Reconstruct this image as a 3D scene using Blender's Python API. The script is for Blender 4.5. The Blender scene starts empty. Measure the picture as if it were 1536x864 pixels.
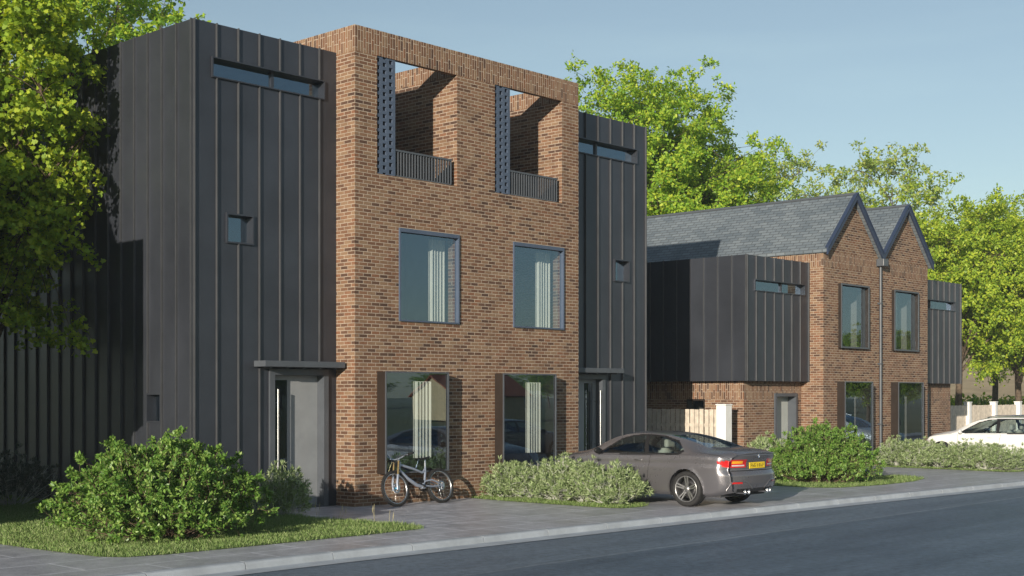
import bpy, bmesh, math, random
import numpy as np
from mathutils import Vector, Matrix

scene = bpy.context.scene
COL = scene.collection
R = math.radians

# ------------------------------------------------------------------ helpers
class MB:
    """collects polygons and builds one mesh object"""
    def __init__(s):
        s.v = []; s.f = []; s.m = []; s.sm = []
    def quad(s, *pts, mat=0, smooth=False):
        n = len(s.v); s.v.extend([tuple(p) for p in pts]); s.f.append(tuple(range(n, n + len(pts)))); s.m.append(mat); s.sm.append(smooth)
    def mesh(s, vs, fs, mat=0, smooth=False):
        n = len(s.v); s.v.extend([tuple(p) for p in vs])
        for f in fs:
            s.f.append(tuple(i + n for i in f)); s.m.append(mat); s.sm.append(smooth)
    def box(s, x0, x1, y0, y1, z0, z1, mat=0, skip=''):
        v = [(x0,y0,z0),(x1,y0,z0),(x1,y1,z0),(x0,y1,z0),(x0,y0,z1),(x1,y0,z1),(x1,y1,z1),(x0,y1,z1)]
        fs = {'b':(3,2,1,0),'t':(4,5,6,7),'f':(0,1,5,4),'k':(2,3,7,6),'r':(1,2,6,5),'l':(3,0,4,7)}
        s.mesh(v, [fs[k] for k in fs if k not in skip], mat)
    def bevbox(s, x0, x1, y0, y1, z0, z1, b=.01, mat=0):
        bm = bmesh.new(); bmesh.ops.create_cube(bm, size=1)
        for v in bm.verts:
            v.co = Vector(((x0+x1)/2 + v.co.x*(x1-x0), (y0+y1)/2 + v.co.y*(y1-y0), (z0+z1)/2 + v.co.z*(z1-z0)))
        bmesh.ops.bevel(bm, geom=bm.edges[:], offset=b, segments=2, affect='EDGES', profile=.5)
        s.bm(bm, mat)
    def bm(s, bm, mat=0, M=None, smooth=False):
        bm.verts.index_update()
        s.mesh([(M @ v.co if M else v.co)[:] for v in bm.verts], [[v.index for v in f.verts] for f in bm.faces], mat, smooth); bm.free()
    def tube(s, pts, r, n=8, mat=0, cap=True, smooth=True):
        pts = [Vector(p) for p in pts]
        rs = r if isinstance(r, (list, tuple, np.ndarray)) else [r]*len(pts)
        rings = []; up = None
        for i, p in enumerate(pts):
            t = (pts[min(i+1, len(pts)-1)] - pts[max(i-1, 0)])
            if t.length < 1e-9: t = Vector((0,0,1))
            t.normalize()
            if up is None:
                up = Vector((0,0,1)) if abs(t.z) < .9 else Vector((1,0,0))
            a = up - t*up.dot(t)
            if a.length < 1e-4: a = t.orthogonal()
            a.normalize(); b = t.cross(a); up = a
            rings.append([p + (a*math.cos(2*math.pi*k/n) + b*math.sin(2*math.pi*k/n))*rs[i] for k in range(n)])
        v = [q for rg in rings for q in rg]; f = []
        for i in range(len(pts)-1):
            for k in range(n):
                f.append((i*n+k, i*n+(k+1)%n, (i+1)*n+(k+1)%n, (i+1)*n+k))
        s.mesh(v, f, mat, smooth)
        if cap:
            s.quad(*rings[0][::-1], mat=mat); s.quad(*rings[-1], mat=mat)
    def lathe(s, prof, n=24, M=None, mat=0, smooth=True, closed=False):
        """prof: (radius, axial) rotated round local X axis"""
        v = []; f = []; m = len(prof)
        for k in range(n):
            c, d = math.cos(2*math.pi*k/n), math.sin(2*math.pi*k/n)
            for (r, a) in prof: v.append(Vector((a, r*c, r*d)))
        for k in range(n):
            k2 = (k+1) % n
            for i in range(m if closed else m-1):
                j = (i+1) % m
                f.append((k*m+i, k*m+j, k2*m+j, k2*m+i))
        if M: v = [M @ p for p in v]
        s.mesh(v, f, mat, smooth)
    def prism(s, poly, a0, a1, axis='y', mat=0):
        """polygon extruded along an axis; poly pts are the two other coords"""
        def P(p, a):
            return {'y':(p[0],a,p[1]), 'x':(a,p[0],p[1]), 'z':(p[0],p[1],a)}[axis]
        n = len(poly)
        s.quad(*[P(p,a0) for p in poly], mat=mat); s.quad(*[P(p,a1) for p in poly[::-1]], mat=mat)
        for i in range(n):
            p, q = poly[i], poly[(i+1)%n]
            s.quad(P(p,a0), P(p,a1), P(q,a1), P(q,a0), mat=mat)
    def build(s, name, mats, parent=None, label=None, recalc=True):
        me = bpy.data.meshes.new(name)
        me.from_pydata(s.v, [], s.f)
        if not isinstance(mats, (list, tuple)): mats = [mats]
        for m in mats: me.materials.append(m)
        me.polygons.foreach_set('material_index', s.m)
        if recalc:
            bm = bmesh.new(); bm.from_mesh(me)
            bmesh.ops.recalc_face_normals(bm, faces=bm.faces[:]) if recalc == 'all' else None
            bm.to_mesh(me); bm.free()
        me.polygons.foreach_set('use_smooth', s.sm)
        uv = me.uv_layers.new(name='UVMap')
        nl = len(me.loops)
        vi = np.empty(nl, int); me.loops.foreach_get('vertex_index', vi)
        co = np.empty(len(me.vertices)*3); me.vertices.foreach_get('co', co); co = co.reshape(-1,3)
        tot = np.empty(len(me.polygons), int); me.polygons.foreach_get('loop_total', tot)
        nr = np.empty(len(me.polygons)*3); me.polygons.foreach_get('normal', nr); nr = np.abs(nr.reshape(-1,3))
        pn = np.repeat(nr, tot, axis=0); c = co[vi]
        u = np.where((pn[:,0] > pn[:,1]) & (pn[:,2] < .8), c[:,1], c[:,0])
        v = np.where(pn[:,2] < .8, c[:,2], c[:,1])
        uv.data.foreach_set('uv', np.stack([u,v],1).ravel())
        me.update()
        o = bpy.data.objects.new(name, me); COL.objects.link(o)
        if parent is not None: o.parent = parent
        if label: o['label'] = label
        return o

def tag(o, label, cat, group=None):
    o['label'] = label; o['category'] = cat
    if group: o['group'] = group
    return o
def thing(name, label, cat, loc=(0,0,0), rz=0, group=None):
    o = bpy.data.objects.new(name, None); COL.objects.link(o)
    o.location = loc; o.rotation_euler = (0,0,rz); o.empty_display_size = .2
    return tag(o, label, cat, group)
def structure(o, kind='structure'):
    o['kind'] = kind; return o
def copy_tree(o, parent=None):
    c = o.copy(); COL.objects.link(c)
    if parent is not None: c.parent = parent
    for ch in list(o.children): copy_tree(ch, c)
    return c

def holed_wall(mb, O, A, N, w, z0, z1, t, holes, mat=0, rmat=None, back=True, edges='lrtb'):
    """wall in the plane O + a*A + z; N = direction of thickness (into the building); holes = (a0,a1,z0,z1)"""
    O = Vector(O); A = Vector(A); N = Vector(N)*t
    P = lambda a, z, k: O + A*a + Vector((0,0,z)) + N*k
    xs = sorted({0, w, *[h[0] for h in holes], *[h[1] for h in holes]}); zs = sorted({z0, z1, *[h[2] for h in holes], *[h[3] for h in holes]})
    xs = [x for x in xs if 0 <= x <= w]; zs = [z for z in zs if z0 <= z <= z1]
    for i in range(len(xs)-1):
        for j in range(len(zs)-1):
            cx, cz = (xs[i]+xs[i+1])/2, (zs[j]+zs[j+1])/2
            if any(h[0] < cx < h[1] and h[2] < cz < h[3] for h in holes): continue
            mb.quad(P(xs[i],zs[j],0), P(xs[i+1],zs[j],0), P(xs[i+1],zs[j+1],0), P(xs[i],zs[j+1],0), mat=mat)
            if back: mb.quad(P(xs[i],zs[j+1],1), P(xs[i+1],zs[j+1],1), P(xs[i+1],zs[j],1), P(xs[i],zs[j],1), mat=mat)
    rm = mat if rmat is None else rmat
    for a0,a1,b0,b1 in holes:
        if b0 > z0: mb.quad(P(a0,b0,0),P(a0,b0,1),P(a1,b0,1),P(a1,b0,0), mat=rm)
        if b1 < z1: mb.quad(P(a0,b1,0),P(a1,b1,0),P(a1,b1,1),P(a0,b1,1), mat=rm)
        mb.quad(P(a0,b0,0),P(a0,b1,0),P(a0,b1,1),P(a0,b0,1), mat=rm)
        mb.quad(P(a1,b0,0),P(a1,b0,1),P(a1,b1,1),P(a1,b1,0), mat=rm)
    if 'l' in edges: mb.quad(P(0,z0,0),P(0,z1,0),P(0,z1,1),P(0,z0,1), mat=mat)
    if 'r' in edges: mb.quad(P(w,z0,0),P(w,z0,1),P(w,z1,1),P(w,z1,0), mat=mat)
    if 't' in edges: mb.quad(P(0,z1,0),P(w,z1,0),P(w,z1,1),P(0,z1,1), mat=mat)
    if 'b' in edges: mb.quad(P(0,z0,0),P(0,z0,1),P(w,z0,1),P(w,z0,0), mat=mat)

# ------------------------------------------------------------------ materials
def mat_new(name):
    m = bpy.data.materials.new(name); m.use_nodes = True
    nt = m.node_tree; nt.nodes.clear()
    out = nt.nodes.new('ShaderNodeOutputMaterial')
    return m, nt, out
class G:
    """small node graph helper"""
    def __init__(s, nt): s.nt = nt
    def n(s, typ, **kw):
        nd = s.nt.nodes.new('ShaderNode' + typ)
        for k, v in kw.items():
            if k == 'ins':
                for i, val in v.items(): s.set(nd.inputs[i], val)
            else: setattr(nd, k, v)
        return nd
    def set(s, inp, val):
        if hasattr(val, 'links') or isinstance(val, bpy.types.NodeSocket): s.nt.links.new(val, inp)
        else: inp.default_value = val
    def math(s, op, a, b=0., c=0.):
        nd = s.n('Math', operation=op); s.set(nd.inputs[0], a); s.set(nd.inputs[1], b)
        if op in ('MULTIPLY_ADD', 'COMPARE', 'SMOOTH_MIN', 'SMOOTH_MAX', 'WRAP'): s.set(nd.inputs[2], c)
        return nd.outputs[0]
    def ramp(s, fac, stops, interp='LINEAR'):
        nd = s.n('ValToRGB'); cr = nd.color_ramp; cr.interpolation = interp
        while len(cr.elements) > 1: cr.elements.remove(cr.elements[-1])
        cr.elements[0].position = stops[0][0]; cr.elements[0].color = (*stops[0][1], 1)
        for p, c in stops[1:]:
            e = cr.elements.new(p); e.color = (*c, 1)
        s.set(nd.inputs[0], fac); return nd.outputs[0]
    def mix(s, fac, a, b, blend='MIX'):
        nd = s.n('Mix', data_type='RGBA', blend_type=blend)
        s.set(nd.inputs[0], fac); s.set(nd.inputs[6], a); s.set(nd.inputs[7], b); return nd.outputs[2]
    def noise(s, vec, scale, detail=4., rough=.6):
        nd = s.n('TexNoise'); s.set(nd.inputs['Vector'], vec); nd.inputs['Scale'].default_value = scale
        nd.inputs['Detail'].default_value = detail; nd.inputs['Roughness'].default_value = rough
        return nd.outputs[0]
    def bump(s, h, strength=.3, dist=.01):
        nd = s.n('Bump'); nd.inputs['Strength'].default_value = strength; nd.inputs['Distance'].default_value = dist
        s.set(nd.inputs['Height'], h); return nd.outputs[0]
def c4(c): return (*c, 1)

def principled(name, col, rough=.5, metal=0., spec=.5, var=.08, vscale=3., bumpy=0., bscale=60., coat=0., col2=None):
    m, nt, out = mat_new(name); g = G(nt)
    p = g.n('BsdfPrincipled'); nt.links.new(p.outputs[0], out.inputs[0])
    tc = g.n('TexCoord').outputs['Object']
    nz = g.noise(tc, vscale, 5.)
    c2 = col2 or tuple(min(1, x*(1+2*var)) for x in col); c1 = col if col2 else tuple(x*(1-2*var) for x in col)
    g.set(p.inputs['Base Color'], g.ramp(nz, [(.3, c1), (.7, c2)]))
    rn = g.math('MULTIPLY_ADD', g.noise(tc, vscale*2.3, 4.), .16, rough-.08)
    g.set(p.inputs['Roughness'], rn)
    p.inputs['Metallic'].default_value = metal; p.inputs['Specular IOR Level'].default_value = spec
    if coat: p.inputs['Coat Weight'].default_value = coat; p.inputs['Coat Roughness'].default_value = .06
    if bumpy: g.set(p.inputs['Normal'], g.bump(g.noise(tc, bscale, 3.), bumpy, .005))
    return m

def brick_mat(name, soldier=False, L=.205, Hh=.0675, mort=.0115, dark=.87):
    m, nt, out = mat_new(name); g = G(nt)
    p = g.n('BsdfPrincipled'); nt.links.new(p.outputs[0], out.inputs[0])
    uv = g.n('TexCoord').outputs['UV']
    sp = g.n('SeparateXYZ'); nt.links.new(uv, sp.inputs[0])
    u, v = sp.outputs[0], sp.outputs[1]
    if soldier: u, v = v, u
    row = g.math('FLOOR', g.math('DIVIDE', v, Hh))
    odd = g.math('ABSOLUTE', g.math('MODULO', row, 2.))
    if soldier: odd = g.math('MULTIPLY', g.math('GREATER_THAN', g.math('ABSOLUTE', g.math('MODULO', row, 3.)), .5), .7)
    uu = g.math('ADD', g.math('DIVIDE', u, L), g.math('MULTIPLY', odd, .5))
    if soldier: uu = g.math('ADD', uu, .04)
    col = g.math('FLOOR', uu)
    fu = g.math('MULTIPLY', g.math('SUBTRACT', uu, col), L); fv = g.math('MULTIPLY', g.math('FRACT', g.math('DIVIDE', v, Hh)), Hh)
    wob = g.math('MULTIPLY', g.math('SUBTRACT', g.noise(uv, 38., 2.), .5), .006)
    du = g.math('ADD', g.math('MINIMUM', fu, g.math('SUBTRACT', L, fu)), wob); dv = g.math('ADD', g.math('MINIMUM', fv, g.math('SUBTRACT', Hh, fv)), wob)
    d = g.math('MINIMUM', du, dv)
    mask = g.n('MapRange', interpolation_type='SMOOTHSTEP'); g.set(mask.inputs[0], d)
    mask.inputs[1].default_value = mort*.35; mask.inputs[2].default_value = mort*.85
    mk = mask.outputs[0]
    cv = g.n('CombineXYZ'); g.set(cv.inputs[0], col); g.set(cv.inputs[1], row)
    wn = g.n('TexWhiteNoise', noise_dimensions='3D'); nt.links.new(cv.outputs[0], wn.inputs[0])
    big = g.noise(uv, .55, 4.)
    rnd = g.math('ADD', g.math('MULTIPLY', wn.outputs[0], .8), g.math('MULTIPLY', g.math('SUBTRACT', big, .3), .5))
    rnd = g.math('ADD', rnd, g.math('MULTIPLY', g.math('SUBTRACT', g.noise(uv, 30., 4., .7), .5), .28))
    k = dark
    bc = g.ramp(rnd, [(.04,(.072*k,.044*k,.034*k)),(.2,(.130*k,.072*k,.047*k)),(.36,(.192*k,.099*k,.059*k)),(.54,(.238*k,.141*k,.085*k)),(.72,(.268*k,.176*k,.110*k)),(.86,(.222*k,.102*k,.057*k)),(1.,(.32*k,.23*k,.155*k))])
    stain = g.ramp(g.noise(uv, 1.7, 6., .65), [(.30,(.72,.70,.70)),(.52,(1.,1.,1.)),(.75,(1.10,1.08,1.05))])
    mc = g.ramp(g.noise(uv, 6., 4.), [(.3,(.37*k,.295*k,.23*k)),(.7,(.52*k,.43*k,.345*k))])
    g.set(p.inputs['Base Color'], g.mix(.8, g.mix(mk, mc, bc), stain, 'MULTIPLY'))
    p.inputs['Roughness'].default_value = .88; p.inputs['Specular IOR Level'].default_value = .25
    hgt = g.math('ADD', mk, g.math('MULTIPLY', g.noise(uv, 60., 4., .7), .55))
    hgt = g.math('ADD', hgt, g.math('MULTIPLY', wn.outputs[0], .35))
    g.set(p.inputs['Normal'], g.bump(hgt, .7, .008))
    return m

def glass_mat(name, refl=1.75, tint=(.75,.8,.82), rough=0.):
    m, nt, out = mat_new(name); g = G(nt)
    fr = g.n('Fresnel'); geo = g.n('NewGeometry')
    g.set(fr.inputs[0], g.math('MULTIPLY_ADD', geo.outputs['Backfacing'], 1/refl-refl, refl))
    tc = g.n('TexCoord').outputs['Object']
    bp = g.bump(g.noise(tc, 1.3, 1.), .012, .05)
    gl = g.n('BsdfGlossy'); gl.inputs['Roughness'].default_value = rough; gl.inputs['Color'].default_value = (.60,.80,1.,1); nt.links.new(bp, gl.inputs['Normal'])
    tr = g.n('BsdfTransparent'); tr.inputs[0].default_value = c4(tint)
    mx = g.n('MixShader'); nt.links.new(fr.outputs[0], mx.inputs[0]); nt.links.new(tr.outputs[0], mx.inputs[1]); nt.links.new(gl.outputs[0], mx.inputs[2])
    nt.links.new(mx.outputs[0], out.inputs[0]); return m

def leaf_mat(name, c1, c2, c3=None, trans=.4, rough=.5, spec=.35):
    m, nt, out = mat_new(name); g = G(nt)
    geo = g.n('NewGeometry')
    stops = [(0.,c1),(1.,c2)] if c3 is None else [(0.,c1),(.55,c2),(1.,c3)]
    col = g.ramp(geo.outputs['Random Per Island'], stops)
    p = g.n('BsdfPrincipled'); g.set(p.inputs['Base Color'], col); p.inputs['Roughness'].default_value = rough; p.inputs['Specular IOR Level'].default_value = spec
    tl = g.n('BsdfTranslucent'); hs = g.n('HueSaturation'); hs.inputs['Value'].default_value = 1.25; hs.inputs['Saturation'].default_value = 1.1
    hs.inputs['Hue'].default_value = .485
    nt.links.new(col, hs.inputs['Color']); nt.links.new(hs.outputs[0], tl.inputs[0])
    mx = g.n('MixShader'); mx.inputs[0].default_value = trans
    nt.links.new(p.outputs[0], mx.inputs[1]); nt.links.new(tl.outputs[0], mx.inputs[2]); nt.links.new(mx.outputs[0], out.inputs[0])
    return m

def slab_mat(name, c1, c2, sx, sy, joint=.016):
    m, nt, out = mat_new(name); g = G(nt)
    p = g.n('BsdfPrincipled'); nt.links.new(p.outputs[0], out.inputs[0])
    tc = g.n('TexCoord').outputs['Object']
    br = g.n('TexBrick'); nt.links.new(tc, br.inputs['Vector']); br.offset = .5
    br.inputs['Scale'].default_value = 1.; br.inputs['Brick Width'].default_value = sx; br.inputs['Row Height'].default_value = sy
    br.inputs['Mortar Size'].default_value = joint; br.inputs['Mortar Smooth'].default_value = .3
    br.inputs['Color1'].default_value = c4(c1); br.inputs['Color2'].default_value = c4(c2); br.inputs['Mortar'].default_value = c4(tuple(x*1.5 for x in c2))
    n1 = g.noise(tc, 1.1, 6.); n2 = g.noise(tc, 40., 4., .7)
    c = g.mix(.55, br.outputs[0], g.ramp(n1, [(.25,tuple(x*.6 for x in c1)),(.75,tuple(x*1.35 for x in c2))]), 'MIX')
    c = g.mix(.45, c, g.ramp(n2, [(.3,(.3,.3,.3)),(.7,(1.4,1.4,1.4))]), 'MULTIPLY')
    c = g.mix(.6, c, g.ramp(g.noise(tc, 4.5, 6., .7), [(.34,(.62,.62,.63)),(.66,(1.25,1.24,1.22))]), 'MULTIPLY')
    c = g.mix(g.math('MULTIPLY', br.outputs['Fac'], .75), c, c4(tuple(x*1.55 for x in c2)))
    g.set(p.inputs['Base Color'], c)
    g.set(p.inputs['Roughness'], g.math('MULTIPLY_ADD', n1, .35, .24)); p.inputs['Specular IOR Level'].default_value = .5
    g.set(p.inputs['Normal'], g.bump(g.math('ADD', g.math('MULTIPLY', br.outputs['Fac'], -1.), g.math('MULTIPLY', n2, .5)), .4, .006))
    return m

M = {}
M['brick'] = brick_mat('brick'); M['soldier'] = brick_mat('soldier_brick', True)
M['zinc'] = principled('dark_standing_seam', (.056,.063,.080), .36, .5, .6, .10, .7)
M['seam'] = principled('seam_highlight', (.076,.080,.088), .45, .3, .5, .08, 2.)  # same metal as the sheets, paler: edge highlight put into the rib colour
M['frame'] = principled('grey_frame', (.075,.085,.10), .38, .0, .5, .05)
M['blueframe'] = principled('blue_grey_frame', (.07,.095,.145), .45, .0, .45, .06)
M['brown'] = principled('bronze_side', (.022,.016,.013), .45, .0, .4, .1)
M['steel'] = principled('brushed_steel', (.62,.63,.65), .28, 1., .5, .03)
M['door'] = principled('grey_door', (.25,.265,.28), .40, .0, .5, .04)
M['paledoor'] = principled('pale_door', (.40,.42,.40), .45, 0, .4, .03)
M['glass'] = glass_mat('window_glass', 3.0); M['darkglass'] = glass_mat('door_glass', 1.8, (.35,.38,.38))
M['carglass'] = glass_mat('car_glass', 2.1, (.66,.74,.72))
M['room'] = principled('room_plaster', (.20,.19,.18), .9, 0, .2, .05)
M['curtain'] = principled('curtain_cloth', (.62,.62,.56), .85, 0, .2, .03, 1.2)
M['roof_slate'] = None
M['white'] = principled('white_paint', (.74,.74,.72), .55, 0, .4, .04)
M['wood'] = principled('pale_wood', (.54,.48,.40), .75, 0, .3, .12, 6.)
M['kerb'] = principled('kerb_concrete', (.34,.375,.415), .8, 0, .3, .08, 2.5, .35, 90.)
M['gutter'] = principled('gutter_concrete', (.39,.43,.475), .75, 0, .3, .08, 2.5, .3, 90.)
M['pave'] = slab_mat('paving', (.42,.43,.475), (.49,.50,.55), 1.6, .9)
M['bark'] = principled('bark', (.10,.075,.055), .9, 0, .2, .3, 9., .8, 30.)
M['twig'] = principled('twig', (.17,.12,.085), .85, 0, .2, .2, 8.)
M['greytwig'] = principled('grey_twig', (.50,.51,.46), .85, 0, .2, .15, 8.)
M['soil'] = principled('soil', (.05,.038,.026), .95, 0, .1, .3, 5., .8, 40.)
M['black'] = principled('black_plastic', (.012,.012,.013), .5, 0, .4, .1)
M['rubber'] = principled('rubber', (.022,.022,.023), .75, 0, .3, .15, 10.)
M['carpaint'] = principled('bronze_grey_paint', (.185,.18,.195), .28, .6, .5, .03, .8, 0, 60, .35)
M['whitecar'] = principled('white_car_paint', (.72,.72,.72), .28, 0, .5, .01, .8, 0, 60, .7)
M['darkcar'] = principled('dark_car_paint', (.02,.024,.03), .25, .2, .5, .02, .8, 0, 60, .8)
M['red'] = principled('red_lens', (.52,.015,.015), .16, 0, .6, .1, 9., 0, 60, .8)
M['amber'] = principled('amber_lens', (.75,.34,.02), .18, 0, .6, .06, 9., 0, 60, .6)
M['clearlens'] = principled('clear_lens', (.70,.66,.66), .15, .2, .6, .05, 9., 0, 60, .6)
M['plate'] = principled('yellow_plate', (.80,.57,.02), .4, 0, .4, .02)
M['chrome'] = principled('chrome', (.7,.7,.72), .15, 1., .5, .02)
M['alloy'] = principled('alloy', (.36,.36,.365), .3, .8, .5, .04)
M['darkalloy'] = principled('dark_alloy', (.06,.06,.065), .4, .6, .5, .04)
M['seat'] = principled('car_seat', (.42,.41,.38), .7, 0, .3, .06)
M['cabin'] = principled('car_cabin', (.05,.05,.055), .8, 0, .3, .06)
M['bikeframe'] = principled('silver_bike_paint', (.32,.36,.44), .3, .5, .5, .04, 6.)
M['gold'] = principled('gold_stanchion', (.42,.30,.13), .3, .8, .5, .04)
M['navy'] = principled('navy_trim', (.028,.042,.080), .45, 0, .45, .06)
M['rearglass'] = glass_mat('rear_glass', 2.6, (.30,.33,.34))
M['bluehub'] = principled('blue_hub', (.04,.22,.36), .3, .6, .5, .04)
M['bluebadge'] = principled('blue_badge', (.05,.16,.42), .3, 0, .5, .04)
M['leaf_lime'] = leaf_mat('lime_leaf', (0.166,0.288,0.032), (0.343,0.472,0.044), (0.520,0.586,0.060), .42)
M['leaf_tree'] = leaf_mat('tree_leaf', (0.146,0.306,0.036), (0.307,0.479,0.046), (0.539,0.611,0.067), .42)
M['leaf_far'] = leaf_mat('far_leaf', (0.213,0.351,0.088), (0.351,0.457,0.100), (0.509,0.531,0.145), .42)
M['leaf_bush'] = leaf_mat('bush_leaf', (0.079,0.181,0.031), (0.160,0.302,0.053), (0.313,0.431,0.117), .28, .4, .45)
M['leaf_grey'] = leaf_mat('grey_leaf', (0.156,0.232,0.084), (0.288,0.378,0.166), (0.479,0.549,0.332), .22, .65, .25)
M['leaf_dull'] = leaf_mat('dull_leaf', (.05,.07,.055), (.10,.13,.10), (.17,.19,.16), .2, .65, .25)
M['grassblade'] = leaf_mat('grass_blade', (0.150,0.259,0.069), (0.270,0.397,0.125), (0.456,0.517,0.263), .3, .6, .25)
M['drygrass'] = principled('dry_grass', (.36,.33,.20), .9, 0, .2, .1)
M['redtile'] = principled('red_tile', (.30,.085,.045), .8, 0, .3, .2, 4.)
M['render'] = principled('cream_render', (.50,.38,.22), .9, 0, .2, .08)
M['hedge'] = principled('hedge_dark', (.03,.07,.03), .9, 0, .2, .3, 3.)

def road_mat():
    m, nt, out = mat_new('asphalt'); g = G(nt)
    p = g.n('BsdfPrincipled'); nt.links.new(p.outputs[0], out.inputs[0])
    tc = g.n('TexCoord').outputs['Object']
    sp = g.n('SeparateXYZ'); nt.links.new(tc, sp.inputs[0])
    n1 = g.noise(tc, .5, 6.); n2 = g.noise(tc, 60., 4., .75); n3 = g.noise(tc, 220., 2., .8)
    c = g.ramp(n1, [(.25,(.070,.102,.145)),(.75,(.115,.158,.212))])
    edge = g.math('ADD', sp.outputs[1], g.math('MULTIPLY', g.noise(tc, 1.5, 4.), .12))
    fac = g.n('MapRange'); g.set(fac.inputs[0], edge); fac.inputs[1].default_value = -7.60; fac.inputs[2].default_value = -7.52
    c = g.mix(g.math('MULTIPLY', fac.outputs[0], .55), c, (.145,.185,.235,1))
    dl = g.math('LESS_THAN', g.math('ABSOLUTE', g.math('SUBTRACT', edge, -7.55)), .035)
    c = g.mix(g.math('MULTIPLY', dl, .5), c, (.24,.28,.32,1))
    c = g.mix(.6, c, g.ramp(n2, [(.3,(.25,.25,.25)),(.7,(1.8,1.8,1.8))]), 'MULTIPLY')
    c = g.mix(.7, c, g.ramp(g.noise(tc, 9., 6., .75), [(.34,(.5,.5,.5)),(.66,(1.45,1.45,1.45))]), 'MULTIPLY')
    mp = g.n('Mapping'); nt.links.new(tc, mp.inputs[0]); mp.inputs['Scale'].default_value = (.10,1.3,1.)
    c = g.mix(.8, c, g.ramp(g.noise(mp.outputs[0], 1.4, 5., .6), [(.35,(.74,.76,.78)),(.65,(1.18,1.17,1.15))]), 'MULTIPLY')
    g.set(p.inputs['Base Color'], c)
    g.set(p.inputs['Roughness'], g.math('MULTIPLY_ADD', n1, .3, .38)); p.inputs['Specular IOR Level'].default_value = .5
    g.set(p.inputs['Normal'], g.bump(g.math('ADD', n2, g.math('MULTIPLY', n3, .6)), .55, .012))
    return m
M['road'] = road_mat()

def slate_mat():
    m, nt, out = mat_new('slate'); g = G(nt)
    p = g.n('BsdfPrincipled'); nt.links.new(p.outputs[0], out.inputs[0])
    tc = g.n('TexCoord').outputs['Object']
    sp = g.n('SeparateXYZ'); nt.links.new(tc, sp.inputs[0])
    cv = g.n('CombineXYZ'); nt.links.new(sp.outputs[1], cv.inputs[0]); g.set(cv.inputs[1], g.math('MULTIPLY', sp.outputs[2], 1.414))
    br = g.n('TexBrick'); nt.links.new(cv.outputs[0], br.inputs['Vector']); br.offset = .5
    br.inputs['Scale'].default_value = 1.; br.inputs['Brick Width'].default_value = .30; br.inputs['Row Height'].default_value = .125
    br.inputs['Mortar Size'].default_value = .012; br.inputs['Mortar Smooth'].default_value = .2; br.inputs['Bias'].default_value = 0.
    br.inputs['Color1'].default_value = (.09,.115,.14,1); br.inputs['Color2'].default_value = (.165,.195,.22,1); br.inputs['Mortar'].default_value = (.03,.035,.04,1)
    n = g.noise(tc, 1.2, 5.)
    c = g.mix(.3, br.outputs[0], g.ramp(n, [(.3,(.08,.10,.12)),(.7,(.20,.225,.24))]))
    g.set(p.inputs['Base Color'], c); p.inputs['Roughness'].default_value = .62
    g.set(p.inputs['Normal'], g.bump(g.math('ADD', g.math('MULTIPLY', br.outputs['Fac'], -1.), g.math('MULTIPLY', br.outputs[0], 2.)), .6, .012))
    return m
M['slate'] = slate_mat()
def ground_mat():
    m, nt, out = mat_new('field_grass'); g = G(nt)
    p = g.n('BsdfPrincipled'); nt.links.new(p.outputs[0], out.inputs[0]); p.inputs['Roughness'].default_value = .95
    tc = g.n('TexCoord').outputs['Object']
    g.set(p.inputs['Base Color'], g.mix(.4, g.ramp(g.noise(tc, .08, 6.), [(.3,(.09,.12,.03)),(.7,(.2,.19,.07))]), g.ramp(g.noise(tc, 9., 5.), [(.3,(.04,.06,.015)),(.7,(.2,.22,.08))])))
    return m
M['field'] = ground_mat()
M['lawn'] = principled('lawn_base', (.14,.19,.06), .95, 0, .2, .25, 3., .8, 50.)
M['straw'] = principled('pale_field', (.42,.33,.20), .95, 0, .1, .15, .15)
# ------------------------------------------------------------------ camera, sky, sun
CAM = Vector((-16.156, -19.091, 2.1)); YAW = 43.02
cam = bpy.data.objects.new('camera', bpy.data.cameras.new('camera')); COL.objects.link(cam)
cam.location = CAM; cam.rotation_euler = (R(90), 0, R(YAW-90))
cam.data.sensor_width = 36; cam.data.lens = 46.76; cam.data.shift_y = .1042; cam.data.clip_start = .1; cam.data.clip_end = 3000
scene.camera = cam
SUN_DIR = Vector((2.44, 1.0, -.545)).normalized()      # direction in which the light travels
elev = math.asin(-SUN_DIR.z)
sun = bpy.data.objects.new('sun', bpy.data.lights.new('sun', 'SUN')); COL.objects.link(sun)
sun.data.energy = 5.0; sun.data.angle = R(.5); sun.data.color = (1., .89, .74)
sun.rotation_euler = SUN_DIR.to_track_quat('-Z', 'Y').to_euler(); sun.location = (-20, -10, 20)
w = bpy.data.worlds.new('World'); scene.world = w; w.use_nodes = True
nt = w.node_tree; nt.nodes.clear(); g = G(nt)
sky = g.n('TexSky', sky_type='NISHITA', sun_disc=False); sky.sun_elevation = elev
to_sun = -SUN_DIR; sky.sun_rotation = math.atan2(to_sun.x, to_sun.y)
sky.altitude = 50; sky.air_density = 1.0; sky.dust_density = .35; sky.ozone_density = 2.2
hsv = g.n('HueSaturation'); hsv.inputs['Saturation'].default_value = .78; nt.links.new(sky.outputs[0], hsv.inputs['Color'])
tint = g.mix(1., hsv.outputs[0], (.99,1.01,.95,1), 'MULTIPLY')
mp = g.n('Mapping'); nt.links.new(g.n('TexCoord').outputs['Generated'], mp.inputs[0]); mp.inputs['Scale'].default_value = (1.8,1.8,16.)
cl = g.noise(mp.outputs[0], 1.6, 6., .6)                       # faint streaks of thin cloud
tint = g.mix(1., tint, g.ramp(cl, [(.50,(1.,1.,1.)),(.85,(1.10,1.08,1.04))]), 'MULTIPLY')
bg = g.n('Background'); bg.inputs[1].default_value = .102
wo = g.n('OutputWorld'); nt.links.new(tint, bg.inputs[0]); nt.links.new(bg.outputs[0], wo.inputs[0])
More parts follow.
